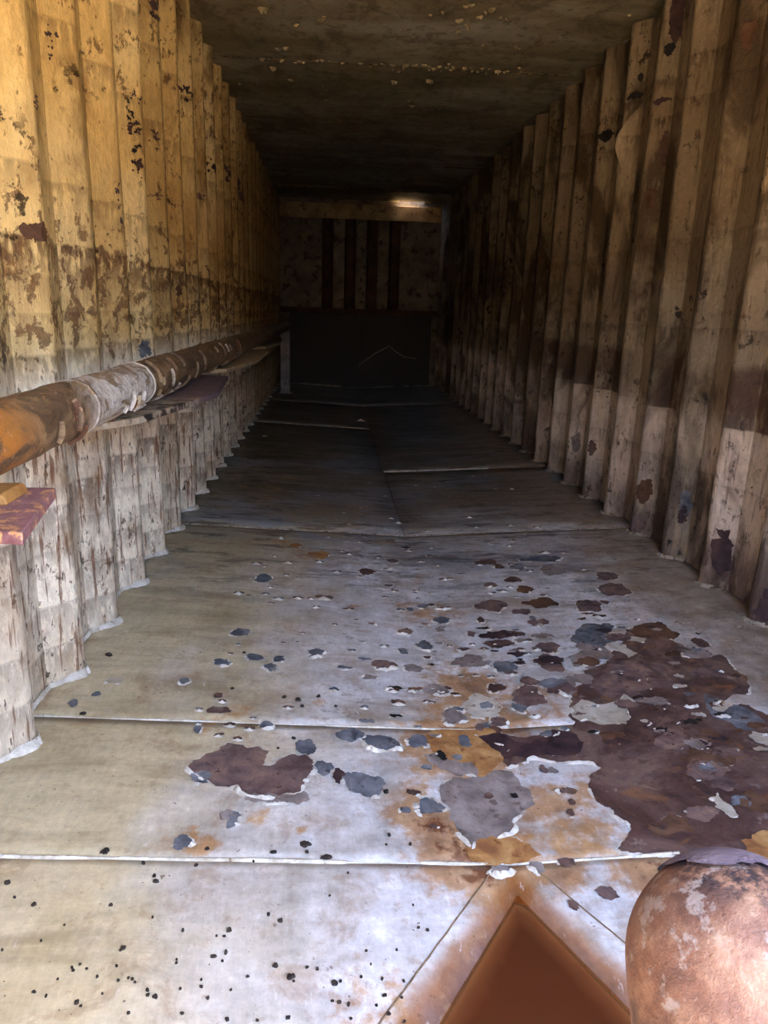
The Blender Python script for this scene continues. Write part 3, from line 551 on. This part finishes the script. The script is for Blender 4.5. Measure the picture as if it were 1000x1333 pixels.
# ------------------------------------------------------------------ floor plates
SUMP = (.42, 1.312)                                      # apex of the drain hollow
def sump(x, y):
    d = SUMP[1]-y
    if d <= 0: return 0.
    return max(0., min(d*(.82 if x < SUMP[0] else .55)-abs(x-SUMP[0]), .3))
def rust_at(x, y):
    v = 0.
    for (a, b, r_, s_) in STAINS:
        q = ((x-a)**2+(y-b)**2)/(r_*r_)
        if q < 6: v = max(v, s_*math.exp(-q*.7))
    return v
def plate(x0, x1, y0, y1, st):
    nx, ny = max(2, int((x1-x0)/st)), max(1, int((y1-y0)/st))
    xs = sorted(set([x0+(x1-x0)*i/nx for i in range(nx+1)]+([.42] if x0 < .42 < x1 else [])))
    ys = [y0+(y1-y0)*j/ny for j in range(ny+1)]; n = len(xs)
    vs, ru, su = [], [], []
    for y in ys:
        for x in xs:
            s = sump(x, y)
            wv = .004*nz(x*1.6, y*1.6, 3.) if x > XL+.05 and x < XR-.05 else 0
            vs.append((x, y, zf(x)+wv*.6-min(.055, s*.45))); ru.append(rust_at(x, y) if y < 5 else 0.)
            d = SUMP[1]+.03-y; e = (.82 if x < SUMP[0] else .55)*d-abs(x-SUMP[0])+.02
            su.append(max(0., min(1., e/.13)) if e > 0 else 0.)
    fs = [[j*n+i, j*n+i+1, (j+1)*n+i+1, (j+1)*n+i] for j in range(len(ys)-1) for i in range(n-1)]
    b0 = len(vs)                                        # plate edges turned down
    rim = [i for i in range(n)]+[j*n+n-1 for j in range(1, len(ys))]+[(len(ys)-1)*n+i for i in range(n-2, -1, -1)]+[j*n for j in range(len(ys)-2, 0, -1)]
    for i in rim: x, y, z = vs[i]; vs.append((x, y, z-.012)); ru.append(ru[i]); su.append(su[i])
    for a in range(len(rim)):
        b = (a+1) % len(rim); fs.append([rim[a], b0+a, b0+b, rim[b]])
    return mesh('floor_plate', vs, fs, M['floor'], floor, True, {'rust': ru, 'sump': su})
def bead(x0, x1, y, w_=.006, h=.004, mat=None, skew=0.):
    vs, fs = [], []; n = int((x1-x0)/.02)
    for i in range(n+1):
        x = x0+(x1-x0)*i/n; e = 1+.6*nz(x*9, y*5, 2.); yy = y+skew*(x-x0)+.003*nz(x*6, y, 8.); z = zf(x)+.0005
        e *= .25 if nz(x*4, y*3, 5.) > .34 else 1.
        vs += [(x, yy-w_*e, z-.002), (x, yy-w_*.4*e, z+h*e), (x, yy+w_*.4*e, z+h*e), (x, yy+w_*e, z-.002)]
    for i in range(n):
        for j in range(3): fs.append([i*4+j, (i+1)*4+j, (i+1)*4+j+1, i*4+j+1])
    return mesh('weld_seam', vs, fs, mat or M['bead'], floor, True)
FX0, FX1 = XL-DEP, XR+DEP; g = .0025
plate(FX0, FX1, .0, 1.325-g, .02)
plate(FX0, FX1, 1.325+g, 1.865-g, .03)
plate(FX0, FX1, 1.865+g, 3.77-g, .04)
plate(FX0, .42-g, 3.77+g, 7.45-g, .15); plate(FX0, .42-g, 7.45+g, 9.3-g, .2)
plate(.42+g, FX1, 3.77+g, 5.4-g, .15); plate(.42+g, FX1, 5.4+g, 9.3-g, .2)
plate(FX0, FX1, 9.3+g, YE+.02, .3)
bead(FX0+.01, .8, 1.325, .0045, .004); bead(FX0+.01, .45, 1.865, .0042, .003); bead(FX0+.02, FX1-.02, 3.77, .007, .004, M['beadr'])
bead(FX0+.02, .42, 7.45, .016, .006); bead(.42, FX1-.5, 5.4, .013, .006); bead(FX0+.1, FX1-.3, 9.3, .015, .005, M['beadr'])
bead(FX0+.12, FX1-.1, YE-.045, .03, .016)

# rusty water lying in the drain hollow
wz = zf(.42)-.016
o = [(x, y) for x, y in ((.42, 1.275), (.42-.40, .78), (.42-.78, .32), (.42-.80, .06), (.42+.52, .06), (.42+.50, .32), (.42+.245, .80))]
o = ragged(o, .02, 6); V, F = fill(o, .03)
def depth_at(p):
    return (wz-(zf(p.x)-min(.055, sump(p.x, p.y)*.45)))/.04
water = mesh('rusty_puddle', [(p.x, p.y, wz) for p in V], F, M['water'], None, True, {'deep': [depth_at(p) for p in V]})
tag(water, 'red-brown rusty water standing in the triangular drain hollow of the floor', 'puddle')

# folds of the plate that run beside the hollow
def crease(p, q, w_, mat):
    vs, fs = [], []; p, q = Vector(p), Vector(q); d = (q-p).normalized(); nn = Vector((-d.y, d.x))
    for i in range(31):
        c = p.lerp(q, i/30)+nn*.0025*nz(i*.5, p.x, 3.); e = w_*(1+.5*nz(i*.8, 4., q.x))
        z = zf(c.x)-min(.055, sump(c.x, c.y)*.45)
        for s in (-1, 0, 1): vs.append((c.x+nn.x*e*s, c.y+nn.y*e*s, z+(.0035 if s == 0 else .0008)))
    for i in range(30):
        for j in range(2): fs.append([i*3+j, i*3+j+1, i*3+j+4, i*3+j+3])
    mesh('fold_line', vs, fs, mat, floor, True)
M['fold'] = plain_mat('rust_fold_line', '5a4636', '8a7258', 40., .6, .4)
crease((.39, 1.335), (-.02, .80), .0018, M['fold']); crease((.45, 1.335), (.78, .77), .0018, M['fold'])

# ------------------------------------------------------------------ torn paint on the floor
def torn_patch(outline, kind, layer, lip, near):
    name = 'paint_remnant' if kind == 'paint' else 'bare_patch'
    size = max((max(p.x for p in outline)-min(p.x for p in outline)), .02)
    V, F = fill(outline, .05 if size > .12 else 0)
    zo = .0012+.0009*layer
    vs = [(p.x, p.y, zf(p.x)+zo+.0024*nz(p.x*1.6, p.y*1.6, 3.)) for p in V]
    ob = mesh(name, vs, F, M[kind], floor)
    n = len(outline)
    if lip <= .05: return ob
    area = sum(outline[i].x*outline[(i+1) % n].y-outline[(i+1) % n].x*outline[i].y for i in range(n))
    sg = 1 if area > 0 else -1
    rows = []; s0 = R.uniform(0, 99)
    ln = 0.
    for i in range(n+1):
        p = outline[i % n]; q = outline[(i+1) % n]; o_ = outline[i-1 if i else n-1]
        t = (q-o_); nr = Vector((t.y, -t.x))*sg
        nr = nr.normalized() if nr.length > 1e-7 else Vector((1, 0))
        ln += (q-p).length
        e = nz(ln*22, s0, 1.)+.35*nz(ln*70, s0, 4.)
        h = max(0., e+lip*.75-.45)*.012*min(1., size/.05+.35)*(1.15 if nr.y < 0 else .7)
        rows.append((p, nr, h, (.006+.012*max(0, nz(ln*15, s0, 7.)))*min(1., size/.06+.2)))
    vs, fs = [], []
    for p, nr, h, w_ in rows:
        b = zf(p.x)+.0024*nz(p.x*1.6, p.y*1.6, 3.)
        a = p+nr*w_; m_ = p+nr*w_*.45; c = p-nr*min(.004, w_*.3)
        vs += [(a.x, a.y, b+.0004), (m_.x, m_.y, b+.0006+h*.55), (c.x, c.y, b+.0008+h)]
    for i in range(n):
        if rows[i][2] > .0006 or rows[i+1][2] > .0006:
            for j in range(2): fs.append([i*3+j, (i+1)*3+j, (i+1)*3+j+1, i*3+j+1][::sg])
    if fs: mesh('paint_curl', vs, fs, M['curl'], ob, True)
    return ob
for kind, layer, lip, pts in POLYS:
    torn_patch(ragged(pts, .13, 3), kind, layer, lip, True)
for cx, cy_, a, b, kind, lip in SPOTS:
    a = max(a, .006); b = max(b, .006)
    torn_patch(ragged(blob(cx, cy_, a, b, 9, j=.24), .16, 3), kind, 3 if kind != 'black' else 5, lip, cy_ < 2.2)

# many small scabs inside the big rusted area
for i in range(60):
    x = R.uniform(.62, 1.38); y = R.uniform(1.4, 2.5)
    if x < .82 and y < 1.85: x += .3
    k_ = R.choice(['primer', 'violet', 'violet', 'mauve', 'steel', 'rust', 'dark', 'paint', 'black'])
    r_ = R.uniform(.008, .05)*(.4 if k_ in ('paint', 'black') else 1)
    torn_patch(ragged(blob(x, y, r_*1.3, r_*.8, 9, j=.35), .2, 3), k_, 4, .45 if k_ == 'paint' else .15, True)
for i in range(90):                                     # and around it on the white floor
    x = R.uniform(.05, 1.3); y = 1.75+abs(R.gauss(0, 1.)); r_ = R.uniform(.006, .02)*(1+.15*(y-1.4))
    torn_patch(ragged(blob(x, y, r_*1.4, r_*.7, 8, j=.35), .2, 2), R.choice(['steel', 'mauve', 'primer', 'dark', 'rust', 'black']), 3, .6, True)

def blister(x, y, r):
    """torn bubble of paint: half a dome standing toward the hatch, bare metal behind it"""
    vs, fs = [], []; n = 10; sd = R.uniform(0, 99); ht = r*R.uniform(.3, .55)
    for i in range(n+1):
        t = math.pi*(1+i/n); e = 1+.35*nz(i*.6, sd)
        for j in range(4):
            q = (1, .72, .4, .12)[j]; hz = (0, .55, .9, 1.)[j]*(1+.35*nz(i*.9, sd, j*.7))
            px, py = x+r*1.35*e*q*math.cos(t), y+r*.8*e*q*math.sin(t)
            vs.append((px, py, zf(px)+.0015+ht*hz*max(.12, math.sin(math.pi*i/n))))
    for i in range(n):
        for j in range(3): fs.append([i*4+j, (i+1)*4+j, (i+1)*4+j+1, i*4+j+1])
    ob = mesh('paint_blister', vs, fs, M['curl'], floor, True)
    o = ragged(blob(x, y+r*.3, r*1.2, r*.7, 8, j=.35), .14, 2); V, F = fill(o)
    mesh('bare_spot', [(p.x, p.y, zf(p.x)+.0036) for p in V], F, M[R.choice(['steel', 'dark', 'primer'])], ob)
for x, y, r_ in BLISTERS: blister(x, y, r_*.8)
for i in range(40):
    x = R.uniform(-.25, 1.25); y = R.uniform(1.95, 5.2)
    blister(x, y, R.uniform(.008, .02))
# scuffs on the far floor
def scuff(pts, w_):
    vs, fs = [], []; P = [Vector(p) for p in pts]
    Q = []
    for a, b in zip(P, P[1:]):
        for t in range(8): Q.append(a.lerp(b, t/8)+Vector((R.gauss(0, w_*.4), R.gauss(0, w_*.4))))
    for i, p in enumerate(Q):
        e = w_*(.3+abs(nz(i*.7, p.x*3, p.y))*1.6)
        vs += [(p.x-e, p.y, zf(p.x-e)+.004), (p.x+e, p.y, zf(p.x+e)+.004)]
    for i in range(len(Q)-1): fs.append([2*i, 2*i+1, 2*i+3, 2*i+2])
    mesh('scuff', vs, fs, M['black'], floor)

# ------------------------------------------------------------------ loose flakes
SINGLE = {0: 'long black flake just below the nearest weld seam, far left', 1: 'slanted black flake at the left edge of the front floor plate', 2: 'rounded black flake near the left edge of the front floor plate'}
for i, (x, y, a, b) in enumerate(FLAKES):
    if a > .0125 and 1.3 < y < 1.45: SINGLE[i] = SINGLE.get(i, 'largest black oval flake lying just beyond the nearest weld seam' if len([1 for t in SINGLE.values() if 'oval' in t]) == 0 else 'narrow dark flake lying on the nearest weld seam, %s' % ('left of the others' if x < .0 else 'right of the others'))
def flake(x, y, a, b):
    a = max(a*.9, .0022); b = max(b*.75, .0022)
    o = ragged(blob(0, 0, a, b, 7, j=.3, rot=R.uniform(-.3, .3)), .12, 1); V, F = fill(o)
    n = len(o); th = min(.004, a*.5); tx, ty = R.uniform(-.12, .12), R.uniform(-.12, .12)
    zb = zf(x)+.0024*nz(x*1.6, y*1.6, 3.)+.0022+.6*a*abs(tx)+.6*b*abs(ty)
    bm = bmesh.new()
    top = [bm.verts.new((x+p.x*.85, y+p.y*.85, zb+th+p.x*tx+p.y*ty)) for p in V]
    for f in F: bm.faces.new([top[i] for i in f])
    lo = [bm.verts.new((x+p.x, y+p.y, zb-.0015+p.x*tx+p.y*ty)) for p in o]
    hi = [bm.verts.new((x+p.x*.85, y+p.y*.85, zb+th+p.x*tx+p.y*ty)) for p in o]
    for i in range(n): bm.faces.new((lo[i], lo[(i+1) % n], hi[(i+1) % n], hi[i]))
    bm.faces.new(lo[::-1])
    bmesh.ops.remove_doubles(bm, verts=bm.verts[:], dist=.0003); bmesh.ops.recalc_face_normals(bm, faces=bm.faces[:])
    return obj_bm('rust_flake', bm, M['flake'])
for i, (x, y, a, b) in enumerate(FLAKES):
    f = flake(x, y, a, b)
    if i in SINGLE:
        tag(f, SINGLE[i], 'rust flake', 'loose flakes told apart by size'); continue
    zone = ('on the front floor plate close to the nearest weld seam' if y > 1.16 else 'in the lower left corner of the front floor plate' if x < -.24 else 'in the middle of the front floor plate' if x < .0 else 'on the front floor plate left of the puddle') if y < 1.32 else ('between the two nearest weld seams' if y < 1.86 else 'on the floor beyond the second weld seam')
    tag(f, 'small dark rust flake lying '+zone, 'rust flake', 'small flakes '+zone)

# ------------------------------------------------------------------ ceiling
def ceil_z(x, y): return ZT+.006*nz(x*1.2, y*.9, 12.)+.003*nz(x*4, y*4, 5.)
def ceil_plate(x0, x1, y0, y1):
    nx, ny = max(2, int((x1-x0)/.1)), max(1, int((y1-y0)/.1)); vs, fs = [], []
    for j in range(ny+1):
        for i in range(nx+1):
            x, y = x0+(x1-x0)*i/nx, y0+(y1-y0)*j/ny; vs.append((x, y, ceil_z(x, y)))
    n = nx+1
    fs = [[j*n+i, (j+1)*n+i, (j+1)*n+i+1, j*n+i+1] for j in range(ny) for i in range(nx)]
    mesh('ceiling_plate', vs, fs, M['ceil'], cl, True)
cs = [FY, 2.0, 3.7, 5.42, 6.95, 8.75, 10.45, HY0]
for a, b in zip(cs, cs[1:]): ceil_plate(XL-DEP, XR+DEP, a+.003, b-.003)
ceil_plate(XL-DEP, HX0, HY0, YE+.02); ceil_plate(HX1, XR+DEP, HY0, YE+.02)
M['seamc'] = plain_mat('dull_ceiling_seam', '5a4c36', '857658', 20., .6, .6, '2e2416', .5)
for y, h in ((5.42, .007), (6.95, .008), (8.75, .012), (10.45, .03)):
    vs, fs = [], []
    for i in range(81):
        x = XL+.03+(XR-XL-.06)*i/80; e = (1+.6*nz(x*7, y, 2.))*(1. if nz(x*3, y*2, 4.) < .25 else .3); z = ceil_z(x, y)+.001; yy = y+.006*nz(x*5, y, 1.)
        vs += [(x, yy-h*1.4*e, z), (x, yy-h*.4, z-h*e), (x, yy+h*.4, z-h*e), (x, yy+h*1.4*e, z)]
    for i in range(80):
        for j in range(3): fs.append([i*4+j, i*4+j+1, (i+1)*4+j+1, (i+1)*4+j])
    mesh('weld_seam', vs, fs, M['seamc'], cl, True)
M['cflake'] = plain_mat('pale_ceiling_flake', '6d6046', 'a39472', 30., .6, .4)
def hang_flake(x, y, r_):
    n = 9; sd = R.uniform(0, 99); vs, fs = [], []; dr = r_*R.uniform(.5, 1.1); ang = R.gauss(0, .5); ca, sa = math.cos(ang), math.sin(ang); ex = R.uniform(.15, .9)
    for i in range(n+1):
        u = i/n*2-1
        for j in range(5):
            v = j/4; wd = r_*(1-ex*.55*v**1.5)*(1+.35*nz(i*.8, sd, j*.9))
            lx, ly = u*wd+.3*r_*v*nz(sd, 2.), .7*r_*v-.5*r_*v*v+.25*r_*u*u
            px, py = x+lx*ca-ly*sa, y+lx*sa+ly*ca
            vs.append((px, py, ceil_z(px, py)-.002-dr*math.sin(v*1.5)*(1-.45*u*u)*max(.1, 1+.9*nz(i*.7, sd, 9.))))
    for i in range(n):
        for j in range(4): fs.append([i*5+j, i*5+j+1, (i+1)*5+j+1, (i+1)*5+j])
    mesh('paint_flake', vs, fs, M['cflake'], cl, True)
for x, y, r_ in CEILING_FLAKES: hang_flake(x, y, r_*1.05)
for i in range(22): hang_flake(R.uniform(-.5, 1.3), 5.42+R.gauss(0, .025), R.uniform(.008, .022))
for i in range(16): hang_flake(R.uniform(-.5, 1.4), R.uniform(4.5, 6.4), R.uniform(.01, .03))

# ------------------------------------------------------------------ far wall
for x in (-.05, .29, .62, .96):
    bm = bmesh.new(); vs = []
    for z in (1.14, 2.42):
        for dx, dy in ((-.085, 0), (-.055, -.06), (.035, -.06), (.085, 0)): vs.append(bm.verts.new((x+dx, YE+.02+dy, z)))
    for i in range(3): bm.faces.new((vs[i], vs[i+1], vs[i+5], vs[i+4]))
    bm.faces.new(vs[:4][::-1]); bm.faces.new(vs[4:])
    obj_bm('rib', bm, M['backrib'], wb)
boxes('top_strip', [(XL, XR, YE-.05, YE+.02, 2.42, 2.63)], M['strip'], wb, .006)
boxes('ledge', [(XL, XR, YE-.09, YE+.02, 1.06, 1.14)], M['backrib'], wb, .01)
boxes('lower_plate', [(XL+.14, .45, YE-.03, YE+.02, -.08, 1.06), (.455, XR-.08, YE-.033, YE+.02, -.08, 1.06)], M['backlow'], wb, .004)
def tube(name, pts, r_, mat, parent=None, n=8):
    vs, fs = [], []
    for i, p in enumerate(pts):
        a = Vector(pts[max(0, i-1)]); b = Vector(pts[min(len(pts)-1, i+1)]); d = (b-a).normalized()
        u = d.cross(Vector((.31, .2, 1))).normalized(); v = d.cross(u)
        for j in range(n):
            t = 2*math.pi*j/n; vs.append(Vector(p)+u*math.cos(t)*r_+v*math.sin(t)*r_)
    for i in range(len(pts)-1):
        for j in range(n): fs.append([i*n+j, i*n+(j+1) % n, (i+1)*n+(j+1) % n, (i+1)*n+j])
    fs.append(list(range(n))[::-1]); fs.append([(len(pts)-1)*n+j for j in range(n)])
    return mesh(name, vs, fs, mat, parent, True)
wire = tube('wire', [(.46, YE-.045, .30), (.70, YE-.045, .48), (.92, YE-.045, .60), (1.02, YE-.045, .52), (1.16, YE-.045, .44), (1.35, YE-.045, .42)], .0028, M['curl'])
tag(wire, 'thin pale wire stuck across the dark lower plate of the far wall', 'wire')

# ------------------------------------------------------------------ pipe along the left wall
PX, PZ, PR = -.59, 1.12-.236, .062
pipe = empty('rusty_pipe', (PX, .2, PZ)); tag(pipe, 'long scaly rust-brown pipe running along the left wall at hand height', 'pipe')
def pipe_run(name, ya, yb, r_, mat, amp=.0035, st=.02):
    n = 28; ny = int((yb-ya)/st); vs, fs = [], []
    for i in range(ny+1):
        y = ya+(yb-ya)*i/ny
        for j in range(n):
            t = 2*math.pi*j/n; q = r_+amp*nz(math.cos(t)*2.2+5, math.sin(t)*2.2, y*7)+amp*.6*nz(math.cos(t)*5, math.sin(t)*5, y*20)+amp*.5*nz(math.cos(t)*9, math.sin(t)*9, y*38)
            vs.append((PX+q*math.cos(t), y, PZ+q*math.sin(t)))
    for i in range(ny):
        for j in range(n): fs.append([i*n+j, (i+1)*n+j, (i+1)*n+(j+1) % n, i*n+(j+1) % n])
    fs.append(list(range(n))); fs.append([ny*n+j for j in range(n)][::-1])
    return put(mesh(name, vs, fs, mat, None, True), pipe)
pipe_run('pipe_body', FY, 10.35, PR, M['pipe'])
for y in (1.72, 2.27): pipe_run('weld_ring', y-.008, y+.008, PR+.003, M['bead' if y > 2 else 'pipe'], .002, .008)
def scale_chip(y, t, wd, ln, mat):
    vs, fs = [], []; sd = R.uniform(0, 99)
    for i in range(7):
        for j in range(6):
            u, v = i/6*2-1, j/5*2-1
            w2 = wd*(1-.5*v*v)*(1+.3*nz(i*.9, j*.9, sd)); q = PR+.002+.009*max(0, u)**2
            a = t+(v*ln)/PR; yy = y+u*w2
            vs.append((PX+q*math.cos(a), yy, PZ+q*math.sin(a)))
    for i in range(6):
        for j in range(5): fs.append([i*6+j, i*6+j+1, (i+1)*6+j+1, (i+1)*6+j])
    put(mesh('rust_scale', vs, fs, mat, None, True), pipe)
for i in range(46):
    y = R.uniform(1.0, 4.6); scale_chip(y, R.uniform(-1.7, .9), R.uniform(.006, .018), R.uniform(.010, .04), M[R.choice(['pipe', 'pipe', 'pipe', 'shelf_w' if 1.4 < y < 2.3 else 'pipe', 'beadr', 'shelf' if y < 1.5 else 'rust'])])

SZ = PZ-PR-.014                                        # top of the brackets under the pipe
def shelf(outline, mat, label, SZ=SZ, th=.020):
    bm = bmesh.new(); n = len(outline)
    a = [bm.verts.new((x, y, SZ)) for x, y in outline]; b = [bm.verts.new((x, y, SZ-th)) for x, y in outline]
    bm.faces.new(a); bm.faces.new(b[::-1])
    for i in range(n): bm.faces.new((a[i], b[i], b[(i+1) % n], a[(i+1) % n]))
    bmesh.ops.recalc_face_normals(bm, faces=bm.faces[:])
    bmesh.ops.bevel(bm, geom=bm.edges[:], offset=.002, segments=1, affect='EDGES')
    e = empty('pipe_bracket', (-.70, sum(p[1] for p in outline)/n, SZ)); tag(e, label, 'bracket', 'plate brackets under the long pipe')
    put(obj_bm('plate', bm, mat), e)
    return e
XW = XL-.004
B1 = shelf([(XW, 1.10), (-.447, 1.052), (-.497, 1.33), (XW, 1.33)], M['shelf_o'], 'flaking red rust plate bracket under the pipe at the near left edge', SZ-.017)
B2 = shelf([(XW, 1.75), (-.538, 2.10), (-.418, 2.77), (-.47, 3.46), (XW, 3.56)], M['shelf2'], 'purple-brown plate bracket under the pipe, second from the hatch')
B3 = shelf([(XW, 3.66), (-.53, 3.86), (-.442, 4.57), (-.457, 5.62), (XW, 5.75)], M['shelf_w'], 'pale painted plate bracket under the pipe, third from the hatch')
B4 = shelf([(XW, 5.9), (-.533, 6.2), (-.46, 7.1), (-.496, 7.88), (XW, 8.0)], M['shelf_w'], 'pale plate bracket under the pipe, farthest from the hatch')
bm = bmesh.new(); vs = []
for yy in (1.18, 1.27):
    for x, z in ((PX-.03, SZ-.017), (PX+.062, SZ-.017), (PX+.055, SZ+.002), (PX-.03, SZ+.006)): vs.append(bm.verts.new((x, yy+(x-PX)*.35, z)))
bm.faces.new(vs[:4]); bm.faces.new(vs[4:][::-1])
for i in range(4): bm.faces.new((vs[i], vs[4+i], vs[4+(i+1) % 4], vs[(i+1) % 4]))
bmesh.ops.recalc_face_normals(bm, faces=bm.faces[:]); bmesh.ops.bevel(bm, geom=bm.edges[:], offset=.003, segments=1, affect='EDGES')
sb = put(obj_bm('saddle_block', bm, M['block']), B1); sb['label'] = 'orange rusted saddle block'
# torn edge of rust scale on the second bracket
post = empty('pipe_post', (-.6, 10.2, 0)); tag(post, 'grey painted steel post standing under the far end of the pipe', 'post')
z0 = zf(-.6)
put(boxes('web', [(-.665, -.545, 10.16, 10.172, z0, PZ-PR-.004)], M['post'], None, .002), post)
put(boxes('flange', [(-.67, -.658, 10.172, 10.28, z0, PZ-PR-.006)], M['post'], None, .002), post)
put(boxes('foot_plate', [(-.69, -.52, 10.13, 10.3, z0-.002, z0+.012)], M['post'], None, .003), post)

# ------------------------------------------------------------------ pipe stub beside the hatch
stub = empty('pipe_stub', (.2, .0, OZ0)); tag(stub, 'thick flaking pink and orange pipe end with a domed cap at the lower right', 'pipe')
ax = Vector((.10, .70, .66)).normalized(); tip = Vector((.226, .300, .778)); sr = .058
def frame(d):
    u = d.cross(Vector((0, 0, 1))).normalized(); return u, u.cross(d)
def stub_mesh(name, rows, mat):
    vs, fs = [], []; n = 40
    for c, d, q in rows:
        u, v = frame(d)
        for j in range(n):
            t = 2*math.pi*j/n; e = q*(1+.022*nz(c.y*18+j*.0, math.cos(t)*2, math.sin(t)*2)+.012*nz(c.z*60, math.cos(t)*6, math.sin(t)*6))
            vs.append(c+u*math.cos(t)*e+v*math.sin(t)*e)
    for i in range(len(rows)-1):
        for j in range(n): fs.append([i*n+j, i*n+(j+1) % n, (i+1)*n+(j+1) % n, (i+1)*n+j])
    fs.append(list(range(n))[::-1]); fs.append([(len(rows)-1)*n+j for j in range(n)])
    return put(mesh(name, vs, fs, mat, None, True), stub)
rows = []
base = tip-ax*.34
# lower run comes up from the front sill, then bends toward the tank
low = Vector((base.x, FY+.02, base.z-.19)); 
cpts = [low, low.lerp(base, .5)+Vector((0, .01, -.03)), base]
for i in range(7):
    t = i/6; p = (1-t)**2*cpts[0]+2*t*(1-t)*cpts[1]+t*t*cpts[2]; d = ((1-t)*(cpts[1]-cpts[0])+t*(cpts[2]-cpts[1])).normalized(); rows.append((p, d, sr))
for i in range(1, 31): rows.append((base+ax*(.34*i/30), ax, sr))
for i in range(1, 17):
    t = i/16*math.pi/2*.99; rows.append((tip+ax*(sr*1.05*math.sin(t)), ax, sr*math.cos(t)))
stub_mesh('pipe_body', rows, M['stub'])
# bare steel crescent where the paint has come off the rim of the cap
u, v = frame(ax); vs, fs = [], []; n = 72
for i in range(n):
    a = 2*math.pi*i/n; t0 = 54+7*nz(math.cos(a)*1.6, math.sin(a)*1.6, 3.)+3*nz(math.cos(a)*6, math.sin(a)*6, 8.)
    for j in range(7):
        t = math.radians(t0+(89.5-t0)*j/6); q = (sr+.0016)*math.cos(t)*1.012
        vs.append(tip+ax*((sr*1.05+.002)*math.sin(t))+u*math.cos(a)*q+v*math.sin(a)*q)
for i in range(n):
    for j in range(6): b = (i+1) % n; fs.append([i*7+j, b*7+j, b*7+j+1, i*7+j+1])
cr = put(mesh('bare_patch', vs, fs, M['stubcap'], None, True), stub); cr['label'] = 'bare purplish steel crescent on the domed cap'
